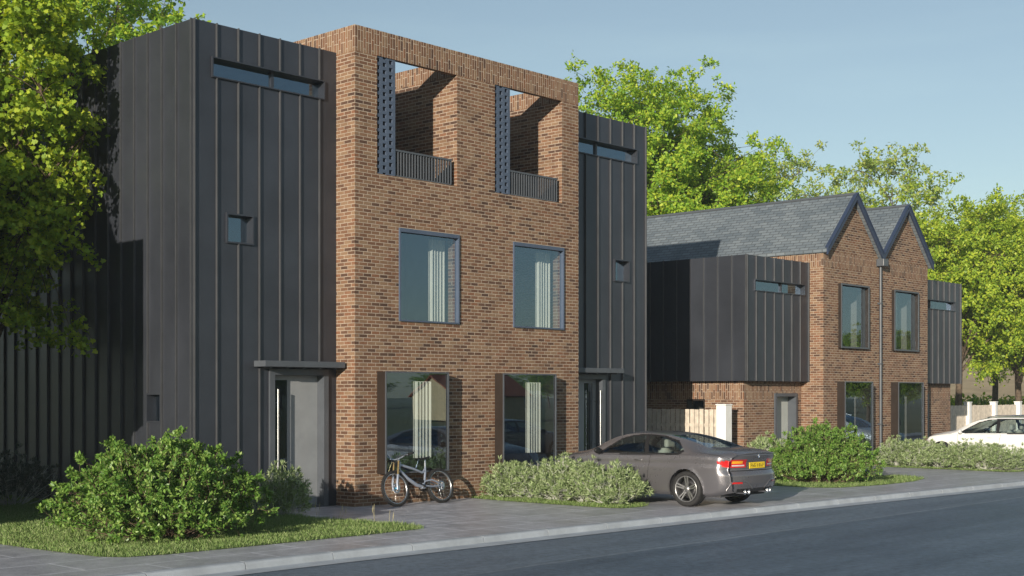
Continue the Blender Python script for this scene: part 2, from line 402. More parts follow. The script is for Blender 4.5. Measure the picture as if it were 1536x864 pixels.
scene.view_settings.view_transform = 'Standard'; scene.view_settings.look = 'None'; scene.view_settings.exposure = 0.36; scene.view_settings.gamma = 1
scene.render.engine = 'CYCLES'
scene.cycles.max_bounces = 8; scene.cycles.transparent_max_bounces = 24; scene.cycles.use_denoising = True
scene.cycles.caustics_reflective = False; scene.cycles.caustics_refractive = False; scene.cycles.sample_clamp_indirect = 6.

# ------------------------------------------------------------------ ground, road, kerb, pavement
KERB = [(-60,-5.14),(-7.4,-5.14),(-5,-5.15),(-2.3,-5.22),(0,-5.27),(2,-5.34),(4.5,-5.43),(8,-5.58),(12,-5.80),(16,-6.05),(22,-6.5),(30,-7.2),(60,-10.2)]
def kerb_v(u): return float(np.interp(u, [p[0] for p in KERB], [p[1] for p in KERB]))
us = [-60,-30,-15,-9,-7,-5,-3,-1,1,3,5,7,9,11,13,15,17,20,24,30,45,60]
# ground: one large flat sheet
def ground_z(x, y):
    return -.16
mb = MB()
gx = [-700,-400,-200,-120,-60,-30,0,15,30,40,50,60,75,90,110,140,180,240,320,450,700]; gy = [-700,-400,-200,-120,-60,-30,-12,0,8,15,22,30,40,55,70,90,120,160,220,300,450,700]
vs = [(x, y, ground_z(x,y)) for y in gy for x in gx]; n = len(gx)
mb.mesh(vs, [(j*n+i, j*n+i+1, (j+1)*n+i+1, (j+1)*n+i) for j in range(len(gy)-1) for i in range(n-1)], smooth=True)
structure(mb.build('ground', M['field']))
mb = MB()
for a, b in zip(us[:-1], us[1:]):
    mb.quad((a,-12.9,-.1),(b,-12.9,-.1),(b,kerb_v(b)-.1,-.1),(a,kerb_v(a)-.1,-.1))
structure(mb.build('road', M['road']))
mb = MB()
for a, b in zip(us[:-1], us[1:]):
    mb.quad((a,kerb_v(a)-.50,-.092),(b,kerb_v(b)-.50,-.092),(b,kerb_v(b)-.1,-.092),(a,kerb_v(a)-.1,-.092))
structure(mb.build('gutter', M['gutter']))
mb = MB()
prof = [(0.,-.14),(0.,.004),(-.085,.004),(-.118,-.006),(-.135,-.03),(-.150,-.14)]
u = -60 + .55
while u < 60:
    a, b = u+.007, u+1.393
    for p, q in zip(prof[:-1], prof[1:]):
        mb.quad((a,kerb_v(a)+p[0],p[1]),(a,kerb_v(a)+q[0],q[1]),(b,kerb_v(b)+q[0],q[1]),(b,kerb_v(b)+p[0],p[1]))
    for e in (a, b): mb.quad(*[(e,kerb_v(e)+p[0],p[1]) for p in prof])
    u += 1.4
structure(mb.build('kerb', M['kerb']))
mb = MB()
for a, b in zip(us[:-1], us[1:]):
    mb.quad((a,kerb_v(a),0),(b,kerb_v(b),0),(b,13,0),(a,13,0))
structure(mb.build('pavement', M['pave']))
mb = MB(); mb.box(-60,90,-13.05,-12.9,-.14,.0); structure(mb.build('far_kerb', M['kerb']))
mb = MB(); mb.box(-60,90,-15.2,-13.05,-.14,-.005); structure(mb.build('far_pavement', M['pave']))

# ------------------------------------------------------------------ house parts
FR = ((1,0,0),(0,1,0))            # front wall: along +X, thickness towards +Y
LS = ((0,1,0),(1,0,0))            # left side wall: along +Y, thickness towards +X
RS = ((0,1,0),(-1,0,0))
def lp(O, A, N, a, n, z): return (O[0]+A[0]*a+N[0]*n, O[1]+A[1]*a+N[1]*n, O[2]+z)
def lbox(mb, O, AN, a0, a1, n0, n1, z0, z1, mat=0):
    p, q = lp(O,*AN,a0,n0,z0), lp(O,*AN,a1,n1,z1)
    mb.box(min(p[0],q[0]),max(p[0],q[0]),min(p[1],q[1]),max(p[1],q[1]),min(p[2],q[2]),max(p[2],q[2]),mat)
def pane(parent, O, AN, a0, a1, n, z0, z1, mat='glass', name='pane'):
    A, N = AN; mb = MB()
    pts = [lp(O,A,N,a0,n,z0),lp(O,A,N,a1,n,z0),lp(O,A,N,a1,n,z1),lp(O,A,N,a0,n,z1)]
    nr = (Vector(pts[1])-Vector(pts[0])).cross(Vector(pts[2])-Vector(pts[1]))
    if nr.dot(Vector(N)) > 0: pts = pts[::-1]
    mb.quad(*pts); return mb.build(name, M[mat], parent)
def ring(mb, O, AN, a0, a1, z0, z1, w, n0, n1, mat=0, wt=None):
    wt = wt or w
    lbox(mb,O,AN,a0,a0+w,n0,n1,z0,z1,mat); lbox(mb,O,AN,a1-w,a1,n0,n1,z0,z1,mat)
    lbox(mb,O,AN,a0+w,a1-w,n0,n1,z1-wt,z1,mat); lbox(mb,O,AN,a0+w,a1-w,n0,n1,z0,z0+w,mat)
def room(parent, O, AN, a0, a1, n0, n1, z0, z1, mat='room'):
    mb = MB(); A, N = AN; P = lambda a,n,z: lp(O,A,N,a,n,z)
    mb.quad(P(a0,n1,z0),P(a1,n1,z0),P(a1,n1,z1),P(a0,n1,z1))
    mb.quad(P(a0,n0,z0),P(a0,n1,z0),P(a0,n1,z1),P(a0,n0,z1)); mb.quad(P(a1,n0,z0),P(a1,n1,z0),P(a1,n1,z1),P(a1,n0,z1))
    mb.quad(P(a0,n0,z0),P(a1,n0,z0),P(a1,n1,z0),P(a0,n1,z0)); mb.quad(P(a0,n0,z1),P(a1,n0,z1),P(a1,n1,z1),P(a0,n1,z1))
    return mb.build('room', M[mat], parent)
def flush_window(parent, O, AN, a0, a1, z0, z1, recess=.12, proud=.03, fw=.05, mull=(), mat='frame', label=None, rm=1.6, padl=.3, glass='glass', wt=None):
    mb = MB(); ring(mb,O,AN,a0,a1,z0,z1,fw,-proud,recess,0,wt)
    for m in mull: lbox(mb,O,AN,m-.03,m+.03,recess-.07,recess,z0+fw,z1-fw)
    f = mb.build('window', M[mat], parent, label)
    xs = [a0+fw, *mull, a1-fw]
    for a, b in zip(xs[:-1], xs[1:]):
        pane(f,O,AN,a+(.03 if a in mull else 0),b-(.03 if b in mull else 0),recess-.03,z0+fw,z1-(wt or fw),glass)
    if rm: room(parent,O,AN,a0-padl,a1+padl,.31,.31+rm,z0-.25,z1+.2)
    return f
def box_window(parent, O, AN, a0, a1, z0, z1, proj=.25, fw=.028, inset=.03, glass='glass', sill=.26, rm=2.2, padl=.3, label=None):
    """window in a shallow metal box that stands proud of the brickwork"""
    mb = MB(); t = .02
    lbox(mb,O,AN,a0,a0+t,-proj+.02,.3,z0,z1,1); lbox(mb,O,AN,a1-t,a1,-proj+.02,.3,z0,z1,1)
    lbox(mb,O,AN,a0+t,a1-t,-proj+.02,.3,z1-t,z1,1); lbox(mb,O,AN,a0+t,a1-t,-proj+.02,.3,z0,z0+t,1)
    ring(mb,O,AN,a0-.003,a1+.003,z0-.003,z1+.003,fw,-proj,-proj+.019,0)
    if sill: lbox(mb,O,AN,a0+t,a1-t,-proj+inset+.03,-proj+inset+.06,z0+t,z0+sill,1)
    f = mb.build('box_window', [M['frame'], M['brown']], parent, label)
    pane(f,O,AN,a0+t,a1-t,-proj+inset,z0+t,z1-t,glass)
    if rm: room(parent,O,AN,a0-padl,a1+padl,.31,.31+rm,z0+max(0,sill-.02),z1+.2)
    return f
def ribs(mb, O, AN, positions, z0, z1, holes, w=.02, h=.04, mat=1):
    for a in positions:
        segs = [(z0, z1)]
        for h0,h1,b0,b1 in holes:
            if h0-.012 < a < h1+.012:
                segs = [s for q in segs for s in ((q[0],min(q[1],b0)),(max(q[0],b1),q[1])) if s[1]-s[0] > .02]
        for s0, s1 in segs: lbox(mb,O,AN,a-w/2,a+w/2,-h,0,s0,s1,mat)
def make_door(parent, O, AN, a0, a1, z1, flip=False, fw=.11, recess=.16, glass=True, mat='door', handle=True):
    mb = MB()
    for (x0,x1,y0,y1) in ((a0,a0+fw,0,z1),(a1-fw,a1,0,z1),(a0+fw,a1-fw,z1-fw,z1)):
        lbox(mb,O,AN,x0,x1,-.045,.0,y0,y1); lbox(mb,O,AN,x0+(.03 if x0==a0 else 0),x1-(.03 if x1==a1 else 0),.0,recess+.06,y0,y1-.03)
    lbox(mb,O,AN,a0+fw,a1-fw,-.02,recess+.05,.0,.03)
    fr = mb.build('door_frame', M['frame'], parent)
    i0, i1 = a0+fw, a1-fw; W = i1-i0
    mr = (lambda a: i0+i1-a) if flip else (lambda a: a)
    def sb(mb, x0, x1, *r): x0, x1 = sorted((mr(x0), mr(x1))); lbox(mb,O,AN,x0,x1,*r)
    mb = MB(); g0, g1 = i0+.12, i0+.12+.27*W
    if glass:
        sb(mb,i0,g0,recess,recess+.05,.03,z1-fw); sb(mb,g1,i1,recess,recess+.05,.03,z1-fw)
        sb(mb,g0,g1,recess,recess+.05,z1-fw-.09,z1-fw); sb(mb,g0,g1,recess,recess+.05,.03,.16)
    else:
        sb(mb,i0,i1,recess,recess+.05,.03,z1-fw)
    d = mb.build('door', M[mat], parent)
    if glass:
        x0, x1 = sorted((mr(g0), mr(g1))); pane(d,O,AN,x0,x1,recess+.012,.16,z1-fw-.09,'darkglass')
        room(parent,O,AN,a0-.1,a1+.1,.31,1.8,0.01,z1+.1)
    if handle:
        mb = MB(); hx = mr(i0+.07)
        P = lambda n, z: lp(O,*AN,hx,n,z)
        mb.tube([P(-.04,.72),P(-.04,2.2)], .019, 8)
        for z in (.95,1.95): mb.tube([P(-.04,z),P(recess,z)], .009, 6)
        mb.build('handle', M['steel'], d)
    return fr, d

# ------------------------------------------------------------------ three-storey townhouses
H1 = thing('townhouse', 'three storey brick townhouse pair with dark metal wings, flat roof and two open roof terraces', 'house', (0,0,0))
WB = 6.465; HT = 9.02; SOL = 8.54
O = (0,0,0)
LG = [(.55,2.68),(3.78,5.91)]
holes = [(a,b,6.30,SOL) for a,b in LG] + [(1.1,2.72,3.52,5.32),(4.33,5.95,3.52,5.32),(.55,2.21,.60,2.54),(3.78,5.44,.60,2.54)]
mb = MB()
holed_wall(mb,O,*FR,WB,0,SOL,.30,holes,edges='')
mb.box(0,.3,.3,11,0,SOL,skip='fb'); mb.box(WB-.3,WB,.3,11,0,SOL,skip='fb')
mb.quad((0,0,0),(0,.3,0),(0,.3,SOL),(0,0,SOL)); mb.quad((WB,0,0),(WB,.3,0),(WB,.3,SOL),(WB,0,SOL))
mb.box(.3,WB-.3,10.7,11,0,SOL)
for (a,b) in LG:                                      # side and back walls of the roof terraces
    mb.quad((b,.3,6.2),(b,3.2,6.2),(b,3.2,SOL),(b,.3,SOL)); mb.quad((a,.3,6.2),(a,.3,SOL),(a,3.2,SOL),(a,3.2,6.2))
    mb.quad((a,3.2,6.2),(b,3.2,6.2),(b,3.2,SOL),(a,3.2,SOL)); mb.quad((a,.02,6.28),(b,.02,6.28),(b,3.2,6.28),(a,3.2,6.28))
mb.build('brick_wall', M['brick'], H1)
mb = MB()                                             # parapet of upright bricks
xs = [0, LG[0][0], LG[0][1], LG[1][0], LG[1][1], WB]
mb.quad((0,0,SOL),(WB,0,SOL),(WB,0,HT),(0,0,HT)); mb.quad((0,0,SOL),(0,0,HT),(0,11,HT),(0,11,SOL)); mb.quad((WB,0,SOL),(WB,11,SOL),(WB,11,HT),(WB,0,HT))
mb.quad((0,11,SOL),(0,11,HT),(WB,11,HT),(WB,11,SOL))
HI = 8.88; LT = .11
for (a,b) in LG:
    mb.quad((a,0,SOL),(a,LT,SOL),(b,LT,SOL),(b,0,SOL)); mb.quad((a,LT,SOL),(a,LT,HT),(b,LT,HT),(b,LT,SOL))
    mb.quad((b,LT,SOL),(b,LT,HI),(b,3.2,HI),(b,3.2,SOL)); mb.quad((a,LT,SOL),(a,3.2,SOL),(a,3.2,HI),(a,LT,HI)); mb.quad((a,3.2,SOL),(b,3.2,SOL),(b,3.2,HI),(a,3.2,HI))
for (x0,x1,y0,y1) in ((.55,2.68,3.2,10.9),(3.78,5.91,3.2,10.9),(2.68,3.78,LT,10.9),(LT,.55,LT,10.9),(5.91,WB-LT,LT,10.9)):
    mb.quad((x0,y0,HI),(x1,y0,HI),(x1,y1,HI),(x0,y1,HI))
mb.quad((0,0,HT),(WB,0,HT),(WB,LT,HT),(0,LT,HT)); mb.quad((0,LT,HT),(LT,LT,HT),(LT,11,HT),(0,11,HT)); mb.quad((WB-LT,LT,HT),(WB,LT,HT),(WB,11,HT),(WB-LT,11,HT))
mb.quad((LT,LT,HI),(LT,11,HI),(LT,11,HT),(LT,LT,HT)); mb.quad((WB-LT,LT,HI),(WB-LT,LT,HT),(WB-LT,11,HT),(WB-LT,11,HI)); mb.quad((LT,LT,HI),(WB-LT,LT,HI),(WB-LT,LT,HT),(LT,LT,HT)) if False else None
mb.build('parapet', M['soldier'], H1)
for (a,b) in LG:                                      # pierced screen and railing in each terrace opening
    mb = MB(); cw = .48; hl = .085; rows = 16; pt = (SOL-6.30)/rows
    hs = []
    for c in range(3):
        ca = [.045,.205,.365][c]
        for r in range(rows + (c == 1)):
            zc = 6.30 + (r+.5)*pt + (0 if c != 1 else -.5*pt)
            z0, z1 = max(zc-.038,6.305), min(zc+.038,SOL-.005)
            if z1-z0 > .01: hs.append((max(ca-hl/2,.004),ca+hl/2,z0,z1))
    for c in range(3):                                 # column by column so that the grid stays small
        x0, x1 = [0,.125,.285][c], [.125,.285,cw][c]
        hh = [(q[0]-x0,q[1]-x0,q[2],q[3]) for q in hs if x0 <= (q[0]+q[1])/2 < x1]
        holed_wall(mb,(a+x0,.02,0),*FR,x1-x0,6.30,SOL,.11,hh,edges='lr' if c == 2 else '')
    mb.build('pierced_screen', M['blueframe'], H1)
    mb = MB()
    mb.box(a+cw+.005,b-.12,.03,.09,6.795,6.83); mb.box(a+cw+.005,b-.12,.04,.08,6.31,6.335)
    nb = 20
    for k in range(nb+1):
        x = a+cw+.012+k*(b-.135-a-cw-.012)/nb
        mb.box(x,x+.016,.035,.085,6.335,6.795)
    mb.build('railing', M['frame'], H1)
for i in range(2):
    d = i*3.23
    flush_window(H1,O,FR,1.1+d,2.72+d,3.52,5.32,recess=.075,proud=.035,fw=.03,mat='blueframe',wt=.075)
    box_window(H1,O,FR,.55+i*3.23,2.21+i*3.23,.60,2.54)
# metal wings
WF = .54; WT = 8.58
def wing(side):
    mirror = side > 0
    mx = (lambda x: WB-x) if mirror else (lambda x: x)
    def rng(a, b): return tuple(sorted((mx(a), mx(b))))
    x0, x1 = rng(-3.17-.03*mirror, 0)
    fh = [(*rng(-1.57,-.22),0,2.57), (*rng(-2.80,-.30),7.63,7.99), (*rng(-2.50,-1.92),4.77,5.30)]
    mb = MB(); Of = (x0,WF,0)
    holed_wall(mb,Of,*FR,x1-x0,0,WT,.30,[(h[0]-x0,h[1]-x0,h[2],h[3]) for h in fh],edges='t')
    seams = [mx(-.42-.455*k) for k in range(6)] + [mx(-3.15)]
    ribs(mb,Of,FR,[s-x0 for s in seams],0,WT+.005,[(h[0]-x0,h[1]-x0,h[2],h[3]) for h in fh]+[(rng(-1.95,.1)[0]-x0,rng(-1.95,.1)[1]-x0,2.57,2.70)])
    if not mirror:
        sh = [(1.52-WF,1.99-WF,1.60,2.13),(6.6-WF,7.2-WF,3.5,4.2)]
        holed_wall(mb,Of,*LS,11-WF,0,WT,.30,sh,edges='t')
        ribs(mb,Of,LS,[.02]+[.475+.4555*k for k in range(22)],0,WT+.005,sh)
    else:
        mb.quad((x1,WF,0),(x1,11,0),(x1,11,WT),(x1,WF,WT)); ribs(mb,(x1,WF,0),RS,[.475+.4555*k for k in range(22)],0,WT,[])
    mb.quad((x0,11,0),(x1,11,0),(x1,11,WT),(x0,11,WT))
    mb.quad((x0,WF,WT-.03),(x1,WF,WT-.03),(x1,11,WT-.03),(x0,11,WT-.03))
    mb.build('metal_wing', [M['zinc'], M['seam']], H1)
    a, b = rng(-2.80,-.30); flush_window(H1,(0,WF,0),FR,a,b,7.63,7.99,recess=.17,proud=.045,fw=.022,mull=(mx(-1.41),),mat='zinc',padl=.12)
    a, b = rng(-2.50,-1.92); flush_window(H1,(0,WF,0),FR,a,b,4.77,5.30,recess=.17,proud=.045,fw=.028,mat='zinc',padl=.3)
    if not mirror:
        flush_window(H1,(-3.17,0,0),LS,1.52,1.99,1.60,2.13,recess=.2,proud=.02,fw=.03,mat='zinc',padl=.2)
        flush_window(H1,(-3.17,0,0),LS,6.6,7.2,3.5,4.2,recess=.15,proud=.02,fw=.03,mat='zinc',padl=.2)
    a, b = rng(-1.57,-.22); make_door(H1,(0,WF,0),FR,a,b,2.57,flip=mirror)
    mb = MB(); a, b = rng(-1.90,-.06)
    mb.bevbox(a,b,.20,WF-.003,2.60,2.71,.008)
    for k in range(5):
        x = a+.18+k*(b-a-.36)/4; mb.box(x-.02,x+.02,.26,WF-.003,2.575,2.60)
    mb.build('canopy', M['frame'], H1)
wing(-1); wing(1)

def curtain(x0, x1, y, z0, z1, n, label, group=None):
    mb = MB(); k = n*8
    pts = [(x0+(x1-x0)*i/k, y+.035*math.sin(i/8*2*math.pi)+.012*math.sin(i*.9)) for i in range(k+1)]
    for p, q in zip(pts[:-1], pts[1:]): mb.quad((p[0],p[1],z0),(q[0],q[1],z0),(q[0],q[1],z1),(p[0],p[1],z1), smooth=True)
    o = mb.build('curtain', M['curtain'], None); return tag(o, label, 'curtain', group)
gc = 'curtains gathered behind the front windows'
curtain(2.30,2.72,.42,3.46,5.24,5,'pale pleated curtain in the first floor window nearest the left metal wing',gc)
curtain(5.52,5.97,.42,3.46,5.24,5,'pale pleated curtain in the first floor window left of the right metal wing',gc)
curtain(1.47,1.92,-.03,.865,2.36,5,'pale pleated curtain in the ground floor box window behind the bicycle',gc)
curtain(4.72,5.15,-.03,.865,2.36,5,'pale pleated curtain in the ground floor box window above the silvery shrub bed',gc)

# ------------------------------------------------------------------ two-storey gabled pair
def gabled_house(loc, label):
    H = thing('gabled_house', label, 'house', loc)
    W = 6.46; EV = 6.15; AP = 7.80; hw = W/4; O = (0,0,0); band = 5.72
    up = [(.84,2.48),(4.06,5.66)]; gr = [(.78,2.42),(4.01,5.66)]
    holes = [(a,b,3.44,5.28) for a,b in up] + [(a,b,.33,2.48) for a,b in gr]
    mb = MB()
    holed_wall(mb,O,*FR,W,0,band,.3,holes,edges='lr')
    D = 10.
    mb.quad((0,.3,0),(0,D,0),(0,D,band),(0,.3,band)); mb.quad((W,.3,0),(W,.3,band),(W,D,band),(W,D,0))
    mb.quad((0,D,0),(W,D,0),(W,D,EV),(0,D,EV))
    for k in (0,1):
        c = hw+2*hw*k
        for yy in (0, D): mb.quad((c-hw,yy,EV),(c+hw,yy,EV),(c,yy,AP))
    mb.build('brick_wall', M['brick'], H)
    mb = MB()
    mb.quad((0,0,band),(W,0,band),(W,0,EV),(0,0,EV)); mb.quad((0,0,band),(0,0,EV),(0,D,EV),(0,D,band)); mb.quad((W,0,band),(W,D,band),(W,D,EV),(W,0,EV))
    mb.build('soldier_course', M['soldier'], H)
    for k in (0,1):
        c = hw+2*hw*k; y0, y1 = -.14, D+.1; t = .10
        xl = c-hw-(.06 if k == 0 else 0); xr = c+hw+(.06 if k == 1 else 0)
        zl, zr = AP+.10-(c-xl)*(AP-EV)/hw, AP+.10-(xr-c)*(AP-EV)/hw; za = AP+.10
        mb = MB()
        mb.quad((xl,y0,zl),(c,y0,za),(c,y1,za),(xl,y1,zl)); mb.quad((c,y0,za),(xr,y0,zr),(xr,y1,zr),(c,y1,za))
        mb.quad((xl,y0,zl-t),(xl,y1,zl-t),(c,y1,za-t),(c,y0,za-t)); mb.quad((c,y0,za-t),(c,y1,za-t),(xr,y1,zr-t),(xr,y0,zr-t))
        mb.quad((xl,y0,zl-t),(xl,y0,zl),(xl,y1,zl),(xl,y1,zl-t)); mb.quad((xr,y0,zr-t),(xr,y1,zr-t),(xr,y1,zr),(xr,y0,zr))
        r = mb.build('roof', M['slate'], H)
        mb = MB(); mb.tube([(c,y0,za+.005),(c,y1,za+.005)], .045, 8); mb.build('ridge', M['frame'], r)
        for (xa, za_, sgn) in ((xl,zl,-1),(xr,zr,1)):
            mb = MB(); bw = .16
            A = Vector((xa,0,za_)); B = Vector((c,0,za)); dn = Vector((0,0,-bw))
            pts = [A+Vector((0,0,.03)), B+Vector((0,0,.03)), B+dn, A+dn]
            mb.prism([(p.x,p.z) for p in pts], y0-.05, y0-.002, 'y')
            mb.prism([(p.x,p.z) for p in (A+Vector((0,0,.045)),B+Vector((0,0,.045)),B+Vector((0,0,.031)),A+Vector((0,0,.031)))], y0-.075, y0+.05, 'y')
            mb.build('bargeboard', M['navy'], r)
    for (a,b) in up: box_window(H,O,FR,a,b,3.44,5.28,proj=.11,fw=.045,inset=.13,sill=0,padl=.3)
    for (a,b) in gr: box_window(H,O,FR,a,b,.33,2.48,proj=.26,fw=.03,inset=.03,sill=.2,padl=.3)
    mb = MB(); mb.tube([(W/2,-.07,0.02),(W/2,-.07,5.95)], .04, 10); 
    for z in (1.2,3.0,4.8): mb.box(W/2-.06,W/2+.06,-.12,-.001,z,z+.04)
    dp = mb.build('downpipe', M['frame'], H)
    mb = MB(); mb.bevbox(W/2-.15,W/2+.15,-.25,-.003,5.92,6.14,.015); mb.build('hopper', M['frame'], dp)
    WFr = .45; Zb, Zt = 2.47, 5.83
    for side in (-1, 1):
        mirror = side > 0
        x0, x1 = (-3.2, 0) if not mirror else (W, W+3.4)
        ww = x1-x0
        sw = (x0+.36,x0+2.95,4.88,5.20) if not mirror else (W+.35,W+2.92,4.88,5.20)
        mb = MB(); Of = (x0,WFr,0); h = [(sw[0]-x0,sw[1]-x0,sw[2],sw[3])]
        holed_wall(mb,Of,*FR,ww,Zb,Zt,.3,h,edges='t')
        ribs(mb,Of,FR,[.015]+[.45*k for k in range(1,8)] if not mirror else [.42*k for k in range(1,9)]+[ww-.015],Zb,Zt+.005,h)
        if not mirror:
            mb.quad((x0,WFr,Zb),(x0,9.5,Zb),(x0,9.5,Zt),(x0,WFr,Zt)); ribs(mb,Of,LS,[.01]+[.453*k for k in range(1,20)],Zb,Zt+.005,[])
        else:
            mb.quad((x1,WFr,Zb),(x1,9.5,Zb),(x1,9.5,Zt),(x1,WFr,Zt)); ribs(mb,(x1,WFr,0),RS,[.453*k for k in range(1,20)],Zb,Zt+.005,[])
        mb.quad((x0,WFr,Zb),(x1,WFr,Zb),(x1,9.5,Zb),(x0,9.5,Zb)); mb.quad((x0,WFr,Zt-.02),(x1,WFr,Zt-.02),(x1,9.5,Zt-.02),(x0,9.5,Zt-.02)); mb.quad((x0,9.5,Zb),(x1,9.5,Zb),(x1,9.5,Zt),(x0,9.5,Zt))
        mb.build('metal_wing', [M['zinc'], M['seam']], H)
        flush_window(H,(0,WFr,0),FR,*sw,recess=.15,proud=.04,fw=.022,mull=(sw[0]+1.5,) if not mirror else (sw[0]+.95,),mat='zinc',padl=.1)
        # brick ground storey under the wing
        g0, g1 = (x0+.25, 0) if not mirror else (W, x1-.25); GV = .70; SB = 1.98
        dh = ((-1.44,-.27,0,2.14) if not mirror else (W+.30,W+1.47,0,2.14))
        mb = MB(); Og = (g0,GV,0)
        holed_wall(mb,Og,*FR,g1-g0,0,SB,.3,[(dh[0]-g0,dh[1]-g0,0,SB)],edges='')
        if not mirror: holed_wall(mb,Og,*LS,9-GV,0,SB,.3,[(1.25,1.86,1.45,SB)],edges='')
        else: mb.quad((g1,GV,0),(g1,9,0),(g1,9,SB),(g1,GV,SB))
        mb.quad((g0,9,0),(g1,9,0),(g1,9,SB),(g0,9,SB)); mb.build('brick_wall', M['brick'], H)
        mb = MB()
        holed_wall(mb,Og,*FR,g1-g0,SB,Zb,.3,[(dh[0]-g0,dh[1]-g0,SB,2.14)],edges='')
        xs_ = g0 if not mirror else g1
        mb.quad((xs_,GV,SB),(xs_,9,SB),(xs_,9,Zb),(xs_,GV,Zb)); mb.build('soldier_course', M['soldier'], H)
        make_door(H,(0,GV,0),FR,dh[0],dh[1],2.14,fw=.09,recess=.22,glass=False,handle=False,mat='paledoor')
        if not mirror:
            flush_window(H,(g0,GV,0),LS,1.25,1.86,1.45,1.975,recess=.2,proud=.01,fw=.04,mat='brown',rm=1.,padl=.1)
    return H
H2 = gabled_house((17.11,0,0), 'two storey brick house pair with twin slate gables and dark metal upper wings')
H3 = copy_tree(H2); H3.location = (-17.18,0,0)
H3['label'] = 'brick and dark metal neighbouring house pair to the left of the townhouses'
gc2 = 'curtains in the gabled houses'
curtain(21.78,22.30,.42,3.5,5.24,5,'white gathered curtain in the right upper window of the twin gabled houses')
curtain(18.00,18.16,.42,3.5,5.2,2,'narrow white curtain edge in the left upper window of the twin gabled houses')
curtain(18.45,18.62,.30,.55,2.1,2,'narrow curtain in the left ground floor window of the twin gabled houses')
curtain(21.80,21.95,.30,.55,2.1,2,'narrow curtain in the right ground floor window of the twin gabled houses')

# ------------------------------------------------------------------ fences
F1 = thing('board_fence', 'pale vertical board fence with a white end post beside the gabled house', 'fence', (13.3,.9,0))
mb = MB(); rnd = random.Random(3)
y = .02
while y < 6.2:
    t = rnd.uniform(-.012,.012)
    mb.box(-.012+t,.012+t,y,y+.125,.03,1.71+rnd.uniform(-.012,.012)); y += .158
mb.build('boards', M['wood'], F1)
mb = MB()
for z in (.35,1.25): mb.box(.025,.07,0,6.3,z,z+.08)
mb.build('rail', M['wood'], F1)
mb = MB(); mb.bevbox(-.15,.15,-.30,0,0,1.82,.012); mb.build('post', M['white'], F1)
mb = MB(); mb.bevbox(-.165,.165,-.315,.015,1.822,1.855,.01); mb.build('post_cap', M['white'], F1)
F2 = thing('picket_fence', 'long pale picket fence with white posts behind the white car', 'fence', (27.2,2.6,0))
mb = MB(); x = .1
while x < 26:
    mb.box(x,x+.085,-.01,.012,.06,1.70+rnd.uniform(-.01,.01)); x += .115
mb.build('pickets', M['wood'], F2)
mb = MB()
for z in (.4,1.3): mb.box(0,26,.013,.05,z,z+.08)
mb.build('rail', M['wood'], F2)
for k in range(11):
    mb = MB(); x = .35+2.35*k
    mb.bevbox(x-.11,x+.11,-.14,.08,0,1.80,.01); mb.bevbox(x-.13,x+.13,-.16,.10,1.80,1.835,.008)
    mb.build('post', M['white'], F2)
# ------------------------------------------------------------------ vegetation
def leaves_mesh(name, pos, dirs, nrm, size, width, shape, mat, parent=None):
    """one polygon per leaf; pos/dirs/nrm (n,3), size (n,); shape: list of (along, across, lift)"""
    n = len(pos); k = len(shape)
    d = dirs/np.linalg.norm(dirs, axis=1, keepdims=True)
    s = np.cross(d, nrm); s /= np.maximum(np.linalg.norm(s, axis=1, keepdims=True), 1e-6)
    u = np.cross(s, d)
    sh = np.array(shape)
    v = pos[:,None,:] + size[:,None,None]*(d[:,None,:]*sh[None,:,0:1] + s[:,None,:]*sh[None,:,1:2]*width + u[:,None,:]*sh[None,:,2:3])
    me = bpy.data.meshes.new(name)
    me.vertices.add(n*k); me.vertices.foreach_set('co', v.reshape(-1))
    me.loops.add(n*k); me.loops.foreach_set('vertex_index', np.arange(n*k, dtype=np.int32))
    me.polygons.add(n); me.polygons.foreach_set('loop_start', np.arange(0, n*k, k, dtype=np.int32))
    me.polygons.foreach_set('loop_total', np.full(n, k, dtype=np.int32))
    me.materials.append(mat); me.update(calc_edges=True)
    o = bpy.data.objects.new(name, me); COL.objects.link(o)
    if parent is not None: o.parent = parent
    return o
MAPLE = [(0,0,0),(.22,.14,.03),(.30,.50,.10),(.52,.26,.03),(.75,.30,.02),(1.,0,-.12),(.75,-.30,.02),(.52,-.26,.03),(.30,-.50,.10),(.22,-.14,.03)]
OVAL = [(0,0,0),(.25,.24,.06),(.6,.26,.05),(1.,0,-.08),(.6,-.26,.05),(.25,-.24,.06)]
DIAMOND = [(0,0,0),(.45,.34,.08),(1.,0,-.1),(.45,-.34,.08)]
def unit(v): return v/np.maximum(np.linalg.norm(v, axis=-1, keepdims=True), 1e-6)
def bez(a, b, c, n): return [a*(1-t)**2 + b*2*t*(1-t) + c*t*t for t in np.linspace(0, 1, n)]

